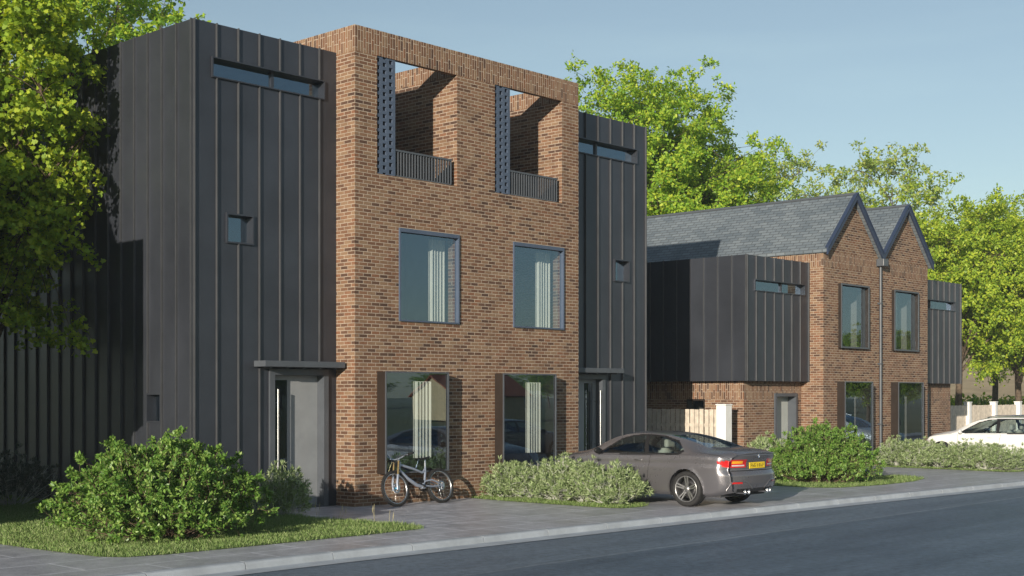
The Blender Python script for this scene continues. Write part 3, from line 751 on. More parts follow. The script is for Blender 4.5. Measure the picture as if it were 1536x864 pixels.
def make_tree(name, label, loc, seed, H, trunk_h, cr, cz, n_lobe, n_cl, n_leaf, leaf, mat, shape, group=None, spread=.42, trunk_r=.16, clip=None, cl_s=.34, lobe_r=.72, rz=0., lean=(0,0)):
    """trunk with limbs to lobes of the crown; the leaves sit in small drooping sprays round twig ends"""
    rg = np.random.default_rng(seed)
    T = thing(name, label, 'tree', loc, rz, group)
    cr = np.array(cr, float); c0 = np.array([lean[0], lean[1], cz])
    # lobes spread over the crown ellipsoid
    lob = []
    gi = 0
    while len(lob) < n_lobe:
        v = unit(rg.normal(size=3)); v[2] = v[2]*.95+.08
        r = lobe_r*(.55+.55*rg.random()**.6)
        p = c0 + v*cr*r
        gi += 1
        if clip is not None and not clip(p[None])[0]: continue
        if p[2] < trunk_h*.75: continue
        if gi < 4000 and any(np.linalg.norm((p-q)/cr) < .30 for q in lob): continue
        lob.append(p)
    mb = MB()
    top = np.array([lean[0]*.8, lean[1]*.8, cz+cr[2]*.45])
    zs = np.linspace(0, 1, 9)
    tp = [np.array([lean[0]*.8*z**1.5 + .10*math.sin(z*5+seed), lean[1]*.8*z**1.5 + .10*math.cos(z*4+seed), top[2]*z]) for z in zs]
    tp[0] = np.array([0,0,-.05])
    mb.tube(tp, [trunk_r*(1.25 if i == 0 else 1)*(1-.86*z) for i, z in enumerate(zs)], 8)
    cpos = []
    for p in lob:
        z = min(max((p[2]-cr[2]*.55*(.6+.5*rg.random()))/top[2], trunk_h/top[2]*.9), .95)
        a = np.array([np.interp(z, zs, [q[i] for q in tp]) for i in range(3)])
        midp = (a+p)/2 + np.array([0,0,.25*np.linalg.norm(p[:2]-a[:2])]) + rg.normal(size=3)*.12
        r0 = trunk_r*(1-.86*z)*.55
        mb.tube(bez(a, midp, p, 6), list(np.linspace(r0, .018, 6)), 5, cap=False)
        k = max(3, int(n_cl/n_lobe*(.7+.6*rg.random())))
        q = p + rg.normal(size=(k,3))*cr*spread*np.array([.75,.75,.6])*.75
        if clip is not None: q = q[clip(q)]
        for t in q[:10]:
            m2 = (p+t)/2 + np.array([0,0,.12]) + rg.normal(size=3)*.05
            mb.tube(bez(p, m2, t, 4), [.014,.011,.008,.005], 3, cap=False)
        cpos.append(q)
    mb.build('trunk', M['bark'], T)
    cpos = np.concatenate(cpos); nc = len(cpos)
    per = max(4, n_leaf//nc)
    # sprays: each cluster holds some short twigs along which leaves hang
    ci = np.repeat(np.arange(nc), per); n = len(ci)
    ntw = 5
    tw = unit(rg.normal(size=(nc,ntw,3))*np.array([1,1,.55]) + unit((cpos-c0))[:,None,:]*.7 + np.array([0,0,.1]))
    ti = rg.integers(0, ntw, n); along = rg.random(n)**.7
    sc = cl_s*(.7+.6*rg.random(nc))
    d = tw[ci, ti]
    pos = cpos[ci] + d*(along*sc[ci])[:,None] + rg.normal(size=(n,3))*.045*cl_s/.34
    pos[:,2] -= .22*along**2*sc[ci]
    ld = unit(d*.6 + rg.normal(size=(n,3))*.7 + np.array([0,0,-.15]))
    nr = unit(np.array([0,0,.45]) + rg.normal(size=(n,3))*.6 + unit(pos-c0)*.8)
    size = leaf*(.65+.7*rg.random(n))
    if clip is not None:
        k = clip(pos); pos, ld, nr, size = pos[k], ld[k], nr[k], size[k]
    leaves_mesh('crown', pos, ld, nr, size, 1., shape, mat, T)
    return T

def retree(src, loc, rz, s, label, group=None):
    c = copy_tree(src); c.location = loc; c.rotation_euler = (0,0,rz); c.scale = (s[0],s[0],s[1]); c['label'] = label
    if group: c['group'] = group
    return c
def at(px, d, z=0.):
    """ground point seen in picture column px (1536 wide) at distance d along the view"""
    a = R(YAW); f = 1995.2; x = (px-768)/f*d
    return (CAM.x + d*math.cos(a) + x*math.sin(a), CAM.y + d*math.sin(a) - x*math.cos(a), z)

# the near tree at the left, close to the townhouse's side wall
lx, ly = -4.75, 5.0
make_tree('lime_tree', 'tall lime green leafy tree hanging close to the left dark metal side wall', (lx,ly,0), 5, 12.8, 2.6, (2.5,2.9,5.2), 7.5, 46, 900, 76000, .10, M['leaf_lime'], MAPLE,
          clip=lambda p: (p[:,0]+lx < -3.36) & (p[:,1]+ly > 2.15) & (p[:,1]+ly > 2.2+.5*(p[:,0]+lx+5.)), trunk_r=.15, cl_s=.40, spread=.36)
G1 = 'trees behind the houses'
make_tree('garden_tree', 'bright green tree rising behind the roof of the left dark metal wing', (*at(140,44)[:2],0), 8, 16.5, 3., (3.7,3.7,5.2), 11.8, 28, 420, 28000, .17, M['leaf_tree'], OVAL, G1, cl_s=.5)
t1 = make_tree('garden_tree', 'tall dense bright green tree behind the right dark metal wing', at(968,52), 11, 15, 3., (4.3,4.3,5.1), 9.6, 42, 1000, 110000, .128, M['leaf_tree'], OVAL, G1, cl_s=.55, spread=.40)
retree(t1, at(1045,56), 2.1, (.95,.84), 'green tree sloping down behind the gabled house roof beside the tall dense tree', G1)
tp = make_tree('pale_tree', 'sparse pale green tree seen far off above the slate roof, right of the dense tree', at(1155,80), 25, 16, 4., (4.4,4.4,5.), 12.2, 22, 300, 14000, .19, M['leaf_far'], OVAL, G1, cl_s=.6, spread=.36)
retree(tp, at(1335,78), 1.1, (.98,1.0), 'open pale green tree with sky showing through, behind the twin gables', G1)
retree(tp, at(1275,88), 3.3, (.7,.92), 'thin faint tree left of the open pale tree above the slate ridge', G1)
G2 = 'sunlit trees at the right edge'
t2 = make_tree('sunlit_tree', 'sunlit yellow green tree right behind the rightmost dark metal wing', at(1440,62), 31, 12, 2.6, (4.2,4.2,4.4), 7.3, 38, 760, 72000, .138, M['leaf_lime'], OVAL, G2, cl_s=.55, spread=.42, trunk_r=.2)
retree(t2, at(1528,66), 2.5, (1.0,1.0), 'sunlit yellow green tree with low crown above the picket fence at the right edge', G2)
retree(t2, at(1490,82), 4.4, (1.1,1.13), 'taller yellow green tree standing back between the two sunlit trees', G2)
retree(t1, at(1405,78), 1.2, (.95,.80), 'green tree just right of the right gable', G2)
retree(t1, at(1570,74), 1.9, (1.05,.78), 'darker dense tree cut off by the right picture edge', G2)
for i, (px, d, s) in enumerate(((1440,240,1.),(1500,262,1.1),(1395,255,1.05),(1560,235,.9))):
    retree(tp, (*at(px,d)[:2],9.3), i*1.7, (1.5*s,.85*s), ['faint tree on the far field behind the leftmost sunlit tree','faint tree on the far field between the sunlit trees','faint tree on the far field behind the right gable','faint tree on the far field by the right picture edge'][i], 'trees on the far field')

# shrubs
def stems_shrub(name, label, loc, seed, rx, ry, h, n_stem, n_leaf, leaf, width, lmat, tmat, group=None, shape=OVAL, low=.35, needle=False, stem_r=.008, soil=False):
    rg = np.random.default_rng(seed)
    T = thing(name, label, 'shrub', loc, 0, group)
    mb = MB(); P = []; D = []
    for i in range(n_stem):
        a = rg.random()*2*math.pi; e = rg.random()**.5
        tip = np.array([math.cos(a)*rx*e, math.sin(a)*ry*e, h*(1-.80*e**3.0)*(.92+.11*rg.random())])
        b0 = np.array([tip[0]*.22+rg.normal()*.05, tip[1]*.22+rg.normal()*.05, 0.])
        mid = np.array([tip[0]*.62, tip[1]*.62, tip[2]*.42]) + rg.normal(size=3)*.06
        c = np.array(bez(b0, mid, tip, 7))
        mb.tube(c, list(np.linspace(stem_r, stem_r*.35, 7)), 4, cap=False)
        P.append(c)
        for k in range(3 if not needle else 5):
            t = .35+.6*rg.random(); j = int(t*6); q = c[j]+(c[j+1]-c[j])*(t*6-j)
            dv = unit(rg.normal(size=3)*np.array([1,1,.5])+np.array([0,0,.55])+unit(np.array([tip[0]/rx,tip[1]/ry,.2]))*.5)
            e2 = q + dv*h*(.13+.13*rg.random())
            cc = np.array(bez(q, (q+e2)/2+rg.normal(size=3)*.015, e2, 4)); mb.tube(cc, [stem_r*.5,stem_r*.4,stem_r*.3,stem_r*.2], 3, cap=False)
            P.append(np.vstack([cc, cc[-1:], cc[-1:], cc[-1:]]))
    mb.build('stems', tmat, T)
    P = np.array(P); ns = len(P)
    si = rg.integers(0, ns, n_leaf); t = (low+(1-low)*rg.random(n_leaf)**.6)*5.99
    j = t.astype(int); fr = (t-j)[:,None]
    pos = P[si,j]*(1-fr) + P[si,j+1]*fr
    sd = unit(P[si,3]-P[si,0]+1e-5)
    if needle:
        d = unit(sd*1.0 + rg.normal(size=(n_leaf,3))*.75 + np.array([0,0,.35])); pos = pos + rg.normal(size=(n_leaf,3))*.012; nr = unit(rg.normal(size=(n_leaf,3))+np.array([0,0,.8]))
    else:
        d = unit(sd*.7 + rg.normal(size=(n_leaf,3))*.75 + np.array([0,0,.1])); pos = pos + rg.normal(size=(n_leaf,3))*.02
        nr = unit(np.array([0,0,1.]) + rg.normal(size=(n_leaf,3))*.6 + unit(pos-np.array([0,0,h*.3]))*.5)
    k = pos[:,2] > .015
    leaves_mesh('foliage', pos[k], d[k], nr[k], (leaf*(.6+.8*rg.random(n_leaf)))[k], width, shape, lmat, T)
    return T
GREEN = stems_shrub('green_shrub', 'large round leafy green shrub at the front left of the townhouse', (-5.32,-2.0,0), 2, 1.72, 1.42, 1.40, 280, 66000, .058, .8, M['leaf_bush'], M['twig'], 'leafy green shrubs')
c = copy_tree(GREEN); c.location = (12.15,-2.8,0); c.rotation_euler = (0,0,2.2); c.scale = (.86,.86,.95)
c['label'] = 'leafy green shrub between the grey coupe and the gabled house'
gproto = []
NEEDLE = [(0,0,0),(.5,.5,.04),(1.,0,0),(.5,-.5,.04)]
for i in range(3):
    gproto.append(stems_shrub('silver_shrub', '', (0,0,0), 40+i, .62, .62, .88, 70, 9500, .092, .17, M['leaf_grey'], M['greytwig'], None, NEEDLE, .34, True, .010))
used = [False]*3
def silver(x, y, s, h, rz, label, group):
    i = len(SIL) % 3
    o = gproto[i] if not used[i] else copy_tree(gproto[i])
    used[i] = True; SIL.append(o)
    o.location = (x,y,0); o.scale = (s,s,h); o.rotation_euler = (0,0,rz); o['label'] = label; o['group'] = group
    return o
SIL = []
gB = 'silvery shrubs in the bed between the bicycle and the grey coupe'
for x, y, s, h, rz, lb in ((3.55,-.62,.88,.80,0,'silvery grey green shrub against the brick wall, right of the bicycle'),
                           (3.72,-1.30,.98,.86,1.2,'second silvery shrub from the brick wall in the bed beside the grey coupe'),
                           (3.66,-1.95,.92,.90,2.9,'silvery shrub in the middle of the bed beside the grey coupe'),
                           (3.72,-2.55,1.0,.86,4.0,'silvery shrub second from the kerb end of the bed beside the grey coupe'),
                           (3.70,-3.20,1.0,.90,5.1,'silvery shrub nearest the kerb, beside the rear wheel of the grey coupe')):
    silver(x, y, s, h, rz, lb, gB)
silver(-1.98,-.42,.78,.90,.4,'silvery shrub beside the left front door, behind the large green shrub','silvery shrubs by the left door')
silver(11.6,-1.6,.9,1.15,1.4,'silvery shrub left of the smaller green shrub, behind the grey coupe','silvery shrubs near the gabled house')
silver(13.9,-.7,.9,1.05,2.4,'silvery shrub below the left door of the gabled house','silvery shrubs near the gabled house')
gR = 'silvery shrubs in the bed before the white car'
for k, (x, y) in enumerate(((20.1,-.75),(20.2,-1.5),(20.1,-2.2),(20.15,-2.85),(20.0,-3.5),(20.0,-4.05))):
    silver(x, y, 1.02, .86-.015*k, k*1.3, ['silvery shrub nearest the twin gabled houses, left end of the bed before the white car','second silvery shrub from the houses in the bed before the white car','third silvery shrub from the houses in the bed before the white car','third silvery shrub from the kerb in the bed before the white car','second silvery shrub from the kerb in the bed before the white car','silvery shrub at the kerb end of the bed before the white car'][k], gR)
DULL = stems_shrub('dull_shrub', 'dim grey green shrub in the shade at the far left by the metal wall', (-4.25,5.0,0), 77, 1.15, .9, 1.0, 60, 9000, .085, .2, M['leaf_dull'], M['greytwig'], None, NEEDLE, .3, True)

# lawns and grass
def in_poly(p, poly):
    x, y = p[:,0], p[:,1]; ins = np.zeros(len(p), bool); n = len(poly)
    for i in range(n):
        (x0,y0),(x1,y1) = poly[i], poly[(i+1)%n]
        c = ((y0 > y) != (y1 > y)) & (x < (x1-x0)*(y-y0)/((y1-y0) or 1e-9)+x0); ins ^= c
    return ins
L1 = [(-7.5,9.),(-7.42,-1.06),(-7.36,-2.16),(-7.23,-3.45),(-7.02,-3.74),(-6.5,-3.87),(-5.4,-3.90),(-4.1,-3.90),(-3.1,-3.93),(-2.0,-3.88),(-1.75,-3.70),(-1.66,-3.2),(-1.75,-2.2),(-1.9,-1.4),(-1.85,-.3),(-1.80,.50),(-3.15,.50),(-3.15,9.)]
L2 = [(3.0,-.03),(2.95,-1.2),(2.98,-2.6),(3.05,-3.6),(3.2,-3.86),(3.7,-3.9),(4.15,-3.7),(4.25,-3.0),(4.22,-.03)]
L3 = [(10.5,-.2),(10.35,-2.4),(10.4,-3.6),(10.8,-4.05),(12.4,-4.3),(14.0,-4.25),(15.2,-3.95),(15.7,-3.4),(15.6,-2.4),(15.35,-.2)]
L4 = [(19.45,-.3),(19.45,-2.5),(19.3,-4.2),(19.6,-4.5),(20.3,-4.5),(20.75,-4.1),(20.8,-.3)]
mb = MB()
for P in (L1,L2,L3,L4): mb.quad(*[(x,y,.006) for x,y in P])
structure(mb.build('lawn', M['lawn']))
rg = np.random.default_rng(9)
pp = []
for P, dens in ((L1,2200),(L2,2400),(L3,1300),(L4,1000)):
    a = np.array(P); lo, hi = a.min(0)-.05, a.max(0)+.05
    n = int((hi-lo).prod()*dens); q = lo+(hi-lo)*rg.random((n,2)); q = q[in_poly(q, P)]; pp.append(q)
pp = np.concatenate(pp); n = len(pp); pp = pp + rg.normal(size=(n,2))*.035
pos = np.column_stack([pp, np.full(n,.005)])
ld = unit(rg.normal(size=(n,3))*np.array([.55,.55,.1])+np.array([0,0,1.]))
clump = .5+.5*np.sin(pp[:,0]*5.1+np.sin(pp[:,1]*3.7)*2)*np.sin(pp[:,1]*4.3)
sz = (.03+.04*rg.random(n))*(.75+.5*clump)
o = leaves_mesh('lawn_grass', pos, ld, unit(rg.normal(size=(n,3))), sz, .085, [(0,.6,0),(0,-.6,0),(.6,-.4,.06),(1.,0,.22),(.6,.4,.06)], M['grassblade'])
structure(o, 'stuff')
# tall dry grass stalks at the lawn edge by the door
for k, (x, y) in enumerate(((-1.75,-1.1),(-1.72,-1.7),(-1.70,-2.5),(-1.85,-.4),(-1.68,-2.9),(-6.9,.9),(-6.6,1.4))):
    mb = MB(); r2 = random.Random(k)
    for s in range(2):
        b = Vector((x+r2.uniform(-.05,.05), y+r2.uniform(-.05,.05), 0)); t = b+Vector((r2.uniform(-.08,.08), r2.uniform(-.08,.08), r2.uniform(.16,.30)))
        mb.tube([b, (b+t)/2+Vector((.01,.01,.01)), t], [.0035,.003,.002], 4)
        mb.tube([t-Vector((0,0,.09)), t-Vector((0,0,.04)), t+Vector((.01,0,.03))], [.002,.006,.002], 5)
    o = mb.build('grass_stalk', M['drygrass']); tag(o, 'thin dry grass stalks standing up from the lawn edge beside the left front door' if k < 5 else 'thin dry grass stalks standing up from the shaded lawn at the far left', 'grass stalk', 'dry grass stalks by the door' if k < 5 else 'dry grass stalks at the far left')
# hedge line and pale field beyond the picket fence
mb = MB(); rr = random.Random(4)
p0 = Vector(at(1380,84)); p1 = Vector(at(1640,84)); 
o = thing('field_hedge', 'low dark green hedge across the field behind the picket fence', 'hedge', (0,0,0))
rgh = np.random.default_rng(12); n = 9000
t = rgh.random(n); base = np.array(p0)[None]*(1-t[:,None])+np.array(p1)[None]*t[:,None]
hh = 1.5+.35*np.sin(t*40)+.2*np.sin(t*97)
zz = rgh.random(n)**.6*hh
pos = base + np.column_stack([rgh.normal(size=(n,2))*.45, zz+.1])
leaves_mesh('foliage', pos, rgh.normal(size=(n,3)), rgh.normal(size=(n,3)), .22*(.6+.8*rgh.random(n)), 1., DIAMOND, M['leaf_tree'], o)
mb = MB(); d0, d1, d2 = 150, 230, 420
A = [at(1200,d0,-.1), at(1900,d0,-.1), at(1900,d1,9.), at(1200,d1,9.), at(1900,d2,22.), at(1200,d2,22.)]
mb.quad(A[0],A[1],A[2],A[3]); mb.quad(A[3],A[2],A[4],A[5])
structure(mb.build('field', M['straw']))
# ------------------------------------------------------------------ bicycle
def bicycle(loc, rz, lean, label):
    T = thing('bicycle', label, 'bicycle', loc); T.rotation_euler = (lean, 0, rz)
    wr = .335; xr, xf = .585, -.585
    def wheel(x, front):
        mb = MB(); Mx = Matrix.Translation((x,0,wr+.005)) @ Matrix.Rotation(R(90),4,'Z')
        k = [(wr-.027+.027*math.cos(a), .029*math.sin(a)) for a in np.linspace(0,2*math.pi,11)[:-1]]
        mb.lathe(k, 48, Mx, closed=True)
        for i in range(60):
            a = 2*math.pi*i/60
            for sgn in (-1,1):
                c = Vector((x+(wr+.001)*math.cos(a+.03*sgn), .013*sgn, wr+.005+(wr+.001)*math.sin(a+.03*sgn)))
                mb.box(c.x-.008,c.x+.008,c.y-.009,c.y+.009,c.z-.008,c.z+.008)
        ty = mb.build('tyre', M['rubber'], None)
        mb = MB(); mb.lathe([(wr-.062,-.016),(wr-.05,-.018),(wr-.04,-.014),(wr-.04,.014),(wr-.05,.018),(wr-.062,.016)], 48, Mx, closed=True)
        rim = mb.build('rim', M['steel'], None)
        mb = MB()
        for i in range(28):
            a = 2*math.pi*i/28; s = .028*(1 if i%2 else -1); off = .5*(1 if (i//2)%2 else -1)
            h = Vector((x+.022*math.cos(a+off*2), s, wr+.005+.022*math.sin(a+off*2))); e = Vector((x+(wr-.06)*math.cos(a),0,wr+.005+(wr-.06)*math.sin(a)))
            mb.tube([h, e], .0016, 3, cap=False)
        sp = mb.build('spokes', M['chrome'], None)
        mb = MB(); mb.lathe([(.0,-.06),(.016,-.06),(.016,-.045),(.032,-.035),(.032,-.024),(.02,-.02),(.02,.02),(.032,.024),(.032,.035),(.016,.045),(.016,.06),(0,.06)], 16, Mx)
        hub = mb.build('hub', M['bluehub'], None)
        mb = MB(); mb.lathe([(.055,-.042),(.095,-.042),(.095,-.039),(.055,-.039)], 32, Mx, closed=True)
        for i in range(6):
            a = math.pi*i/3; mb.tube([(x+.03*math.cos(a),-.0405,wr+.03*math.sin(a)),(x+.06*math.cos(a+.3),-.0405,wr+.06*math.sin(a+.3))], .004, 4)
        ds = mb.build('brake_disc', M['steel'], None)
        r = bpy.data.objects.new('wheel', None); COL.objects.link(r); r.parent = T
        for o in (ty, rim, sp, hub, ds): o.parent = r
        return r
    wheel(xf, True); wheel(xr, False)
    bb = Vector((.13,0,.345)); head_b = Vector((-.42,0,.70)); head_t = Vector((-.385,0,.83)); seat_b = Vector((.245,0,.62)); seat_t = Vector((.29,0,.86)); ra = Vector((xr,0,wr))
    mb = MB()
    mb.tube([head_b,(-.25,0,.53),(-.03,0,.385),bb], [.028,.034,.036,.034], 10)                 # down tube, bowed
    mb.tube([head_t+Vector((.01,0,-.04)),(-.05,0,.70),(.16,0,.615),(.235,0,.64)], [.026,.024,.022,.02], 10)   # top tube
    mb.tube([bb,(.20,0,.47),seat_b,(.265,0,.72)], [.03,.024,.022,.019], 10)
    mb.tube([(.17,0,.615),(.255,0,.70)], .014, 8)
    mb.tube([head_b-Vector((.008,0,.03)),head_t+Vector((.006,0,.02))], .03, 12)
    mb.bevbox(.08,.18,-.035,.035,.30,.39,.02)
    mb.build('frame', M['bikeframe'], T)
    mb = MB()
    for s in (-1,1):
        y = .062*s
        mb.tube([(.17,.03*s,.44),(.32,y,.46),(.48,y,.40),(xr,y,wr+.01)], [.018,.019,.016,.013], 8)
        mb.tube([(.15,.03*s,.355),(.34,y,.33),(xr,y,wr)], [.018,.014,.012], 8)
        mb.bevbox(xr-.03,xr+.03,y-.006,y+.006,wr-.03,wr+.035,.004)
    mb.tube([(.19,-.03,.445),(.19,.03,.445)], .02, 8)
    mb.build('swingarm', M['bikeframe'], T)
    mb = MB(); mb.tube([(.16,0,.44),(.02,0,.50)], .021, 10); mb.tube([(.02,0,.50),(-.06,0,.535)], .011, 8)
    for k in range(9): 
        p = Vector((.15,0,.444)).lerp(Vector((.03,0,.495)), k/8); mb.tube([p-Vector((.004,0,-.0017)),p+Vector((.004,0,-.0017))], .031, 12)
    mb.build('shock', M['black'], T)
    ax = Vector((xf,0,wr)); st = (head_t-head_b).normalized()
    fo = bpy.data.objects.new('fork', None); COL.objects.link(fo); fo.parent = T
    mb = MB()
    for s in (-1,1):
        top = head_t+st*.03+Vector((-.075,.068*s,0)); mb.tube([top, top-st*.50], .0185, 10)
    mb.build('stanchion', M['gold'], fo)
    mb = MB()
    for s in (-1,1):
        top = head_t+st*.03+Vector((-.075,.068*s,0)); a = top-st*.27
        mb.tube([a, Vector((ax.x+.012,.066*s,ax.z+.10)), Vector((ax.x,.064*s,ax.z-.02))], [.025,.024,.02], 10)
    mb.tube([(ax.x,-.08,ax.z),(ax.x,.08,ax.z)], .012, 8)
    mb.build('lower_leg', M['bikeframe'], fo)
    mb = MB()
    for q in (head_t+st*.02, head_b-st*.015):
        for s in (-1,1): mb.tube([q+Vector((.015,0,0)), q+Vector((-.085,.068*s,0))], .02, 8)
    mb.build('crown', M['black'], fo)
    hb = head_t+st*.085+Vector((-.05,0,.0))
    mb = MB(); mb.tube([hb+Vector((.05,.395,.03)),hb+Vector((.02,.2,.022)),hb+Vector((-.005,.06,-.01)),hb+Vector((-.005,-.06,-.01)),hb+Vector((.02,-.2,.022)),hb+Vector((.05,-.395,.03))], .0145, 8)
    mb.tube([hb+Vector((.035,0,-.05)), hb+Vector((-.005,0,-.008))], .022, 8)
    h = mb.build('handlebar', M['bikeframe'], T)
    for s in (-1,1):
        mb = MB(); mb.tube([hb+Vector((.053,.405*s,.031)),hb+Vector((.033,.275*s,.026))], .0205, 10); mb.build('grip', M['black'], h)
        mb = MB(); mb.tube([hb+Vector((.02,.245*s,.022)),hb+Vector((-.035,.25*s,.005)),hb+Vector((-.03,.345*s,-.012))], [.012,.008,.005], 6); mb.build('brake_lever', M['black'], h)
    mb = MB()
    for s in (-1,1):
        mb.tube([hb+Vector((.0,.23*s,.015)),hb+Vector((-.10,.16*s,.03)),hb+Vector((-.11,.05*s,-.10)),Vector((-.47,.05*s,.62)),Vector((ax.x+.02,-.075,.45))] if s < 0 else [hb+Vector((0,.23,.015)),hb+Vector((-.10,.12,.02)),hb+Vector((-.06,.02,-.14)),Vector((-.2,.03,.56)),Vector((.1,.04,.36))], .004, 5)
    mb.build('cable', M['black'], T)
    mb = MB(); mb.tube([seat_b+Vector((.01,0,.04)), seat_t], .0155, 8); sp = mb.build('seat_post', M['steel'], T)
    bm = bmesh.new(); bmesh.ops.create_uvsphere(bm, u_segments=16, v_segments=8, radius=1)
    for v in bm.verts:
        x = v.co.x; wdt = .030+.045*max(0,min(1,(x+.2)/1.1)); v.co = Vector((.29+x*.135, v.co.y*wdt, .89+v.co.z*.022+.012*x*x+.02*x))
    mb = MB(); mb.bm(bm, smooth=True); mb.build('saddle', M['black'], T)
    cr = bpy.data.objects.new('crankset', None); COL.objects.link(cr); cr.parent = T
    Mb = Matrix.Translation((bb.x,0,bb.z)) @ Matrix.Rotation(R(90),4,'Z')
    mb = MB(); mb.lathe([(.05,.046),(.078,.046),(.078,.050),(.05,.050)], 32, Mb, closed=True); mb.lathe([(0,-.06),(.022,-.06),(.022,.06),(0,.06)], 14, Mb)
    for i in range(4):
        a = math.pi*i/2+.4; mb.tube([(bb.x,.048,bb.z),(bb.x+.06*math.cos(a),.048,bb.z+.06*math.sin(a))], .007, 5)
    mb.build('chainring', M['black'], cr)
    dv = Vector((math.cos(-.35),0,math.sin(-.35)))*.17
    for s in (-1,1):
        mb = MB(); mb.tube([bb+Vector((0,.066*s,0)), bb+dv*s+Vector((0,.078*s,0))], [.014,.010], 6); mb.build('crank_arm', M['black'], cr)
    for s in (-1,1):
        mb = MB(); c = bb+dv*s+Vector((0,.125*s,0)); mb.bevbox(c.x-.05,c.x+.05,c.y-.045,c.y+.045,c.z-.010,c.z+.010,.006); mb.build('pedal', M['black'], cr)
    mb = MB()
    mb.tube([(bb.x,.048,bb.z+.078),(xr,.045,wr+.045)], .004, 4); mb.tube([(bb.x,.048,bb.z-.078),(xr-.02,.045,wr-.16),(xr+.02,.045,wr-.12)], .004, 4)
    mb.lathe([(0,.028),(.05,.030),(.045,.036),(.035,.044),(.025,.050),(0,.05)], 24, Matrix.Translation((xr,0,wr+.005)) @ Matrix.Rotation(R(90),4,'Z'))
    mb.tube([(xr,.055,wr-.03),(xr-.01,.055,wr-.09),(xr-.03,.05,wr-.16)], [.014,.012,.01], 6)
    mb.build('chain', M['black'], T)
    return T
bicycle((1.215,-.50,.0), 0, R(-13), 'silver full suspension mountain bicycle leaning on the brick wall below the box window')

# ------------------------------------------------------------------ cars
def pch(xs, ys):
    """smooth interpolation through control points"""
    xs = np.array(xs, float); ys = np.array(ys, float)
    h = np.diff(xs); dl = np.diff(ys)/h; m = np.zeros_like(ys)
    for i in range(1, len(xs)-1):
        if dl[i-1]*dl[i] > 0:
            w1, w2 = 2*h[i]+h[i-1], h[i]+2*h[i-1]; m[i] = (w1+w2)/(w1/dl[i-1]+w2/dl[i])
    m[0], m[-1] = dl[0], dl[-1]
    def f(x):
        x = np.clip(x, xs[0], xs[-1]); i = np.clip(np.searchsorted(xs, x)-1, 0, len(xs)-2)
        t = (x-xs[i])/h[i]
        return (2*t**3-3*t**2+1)*ys[i]+(t**3-2*t**2+t)*h[i]*m[i]+(-2*t**3+3*t**2)*ys[i+1]+(t**3-t**2)*h[i]*m[i+1]
    return f
def inpoly2(y, z, poly):
    return in_poly(np.column_stack([np.ravel(y), np.ravel(z)]), poly).reshape(np.shape(y))

COUPE = dict(L=4.67, wr=.335, ya=(1.02,3.83), arch=.378, half=.80,
    zt=([0,.12,.35,.62,1.0,1.4,1.8,2.2,2.55,2.85,3.15,3.38,3.6,4.0,4.3,4.5,4.62,4.67],[.99,1.045,1.075,1.095,1.205,1.305,1.365,1.388,1.375,1.31,1.19,1.07,1.0,.94,.86,.76,.66,.58]),
    zb=([0,.3,.9,1.5,2.4,3.3,3.7,4.2,4.5,4.67],[.90,.965,.975,.955,.925,.915,.885,.81,.69,.56]),
    wb=([0,.10,.3,.95,1.5,2.3,3.2,3.8,4.2,4.45,4.6,4.67],[.72,.80,.865,.905,.885,.870,.880,.895,.86,.77,.64,.54]),
    wr_=([0,.5,.75,1.1,1.5,2.0,2.5,2.9,3.3,3.6,4.67],[.60,.63,.60,.565,.56,.565,.575,.60,.66,.68,.42]),
    zs=([0,.25,.6,1.4,3.4,4.2,4.67],[.29,.25,.20,.20,.20,.22,.26]),
    win=[[(2.06,.975),(3.10,.965),(2.98,1.05),(2.72,1.215),(2.45,1.285),(2.17,1.305)],[(1.28,1.0),(1.95,.98),(2.09,1.308),(1.75,1.285),(1.42,1.205),(1.16,1.075)]],
    trim=[(1.12,1.03),(1.22,.965),(3.20,.938),(3.02,1.06),(2.74,1.245),(2.45,1.318),(2.1,1.338),(1.74,1.315),(1.38,1.228)],
    ws=(2.62,3.36), rw=(.66,1.52), door=[(1.98,.30),(3.22,.30),(3.30,.55),(3.24,.945),(1.86,.965),(1.84,.6)])
ESTATE = dict(L=4.90, wr=.34, ya=(1.10,4.0), arch=.385, half=.80,
    zt=([0,.12,.35,.7,1.2,2.0,2.6,2.95,3.2,3.5,3.72,4.0,4.4,4.7,4.85,4.90],[1.0,1.2,1.36,1.43,1.455,1.47,1.455,1.40,1.31,1.16,1.05,1.0,.93,.80,.66,.58]),
    zb=([0,.3,.9,1.5,2.4,3.3,3.8,4.4,4.75,4.90],[.93,.965,.97,.96,.945,.935,.915,.84,.69,.56]),
    wb=([0,.10,.3,.95,1.5,2.3,3.2,4.0,4.4,4.68,4.83,4.90],[.74,.82,.87,.900,.895,.890,.890,.895,.87,.77,.64,.54]),
    wr_=([0,.3,.8,1.4,2.0,2.6,3.0,3.4,3.8,4.9],[.58,.60,.61,.615,.615,.62,.64,.68,.70,.42]),
    zs=([0,.25,.6,1.4,3.4,4.4,4.9],[.34,.30,.24,.22,.22,.24,.27]),
    win=[[(2.40,1.0),(3.42,.985),(3.25,1.10),(2.95,1.27),(2.70,1.345),(2.44,1.375)],[(1.42,1.01),(2.30,1.0),(2.33,1.378),(1.9,1.385),(1.40,1.375)],[(.58,1.05),(1.33,1.015),(1.31,1.372),(.95,1.355),(.70,1.29)]],
    trim=[(.50,1.03),(1.3,.985),(3.54,.962),(3.28,1.12),(2.97,1.295),(2.70,1.372),(2.3,1.405),(1.4,1.402),(.92,1.38),(.64,1.31)],
    ws=(2.78,3.68), rw=None, door=[(2.36,.33),(3.44,.33),(3.55,.55),(3.54,.95),(2.36,.975)])

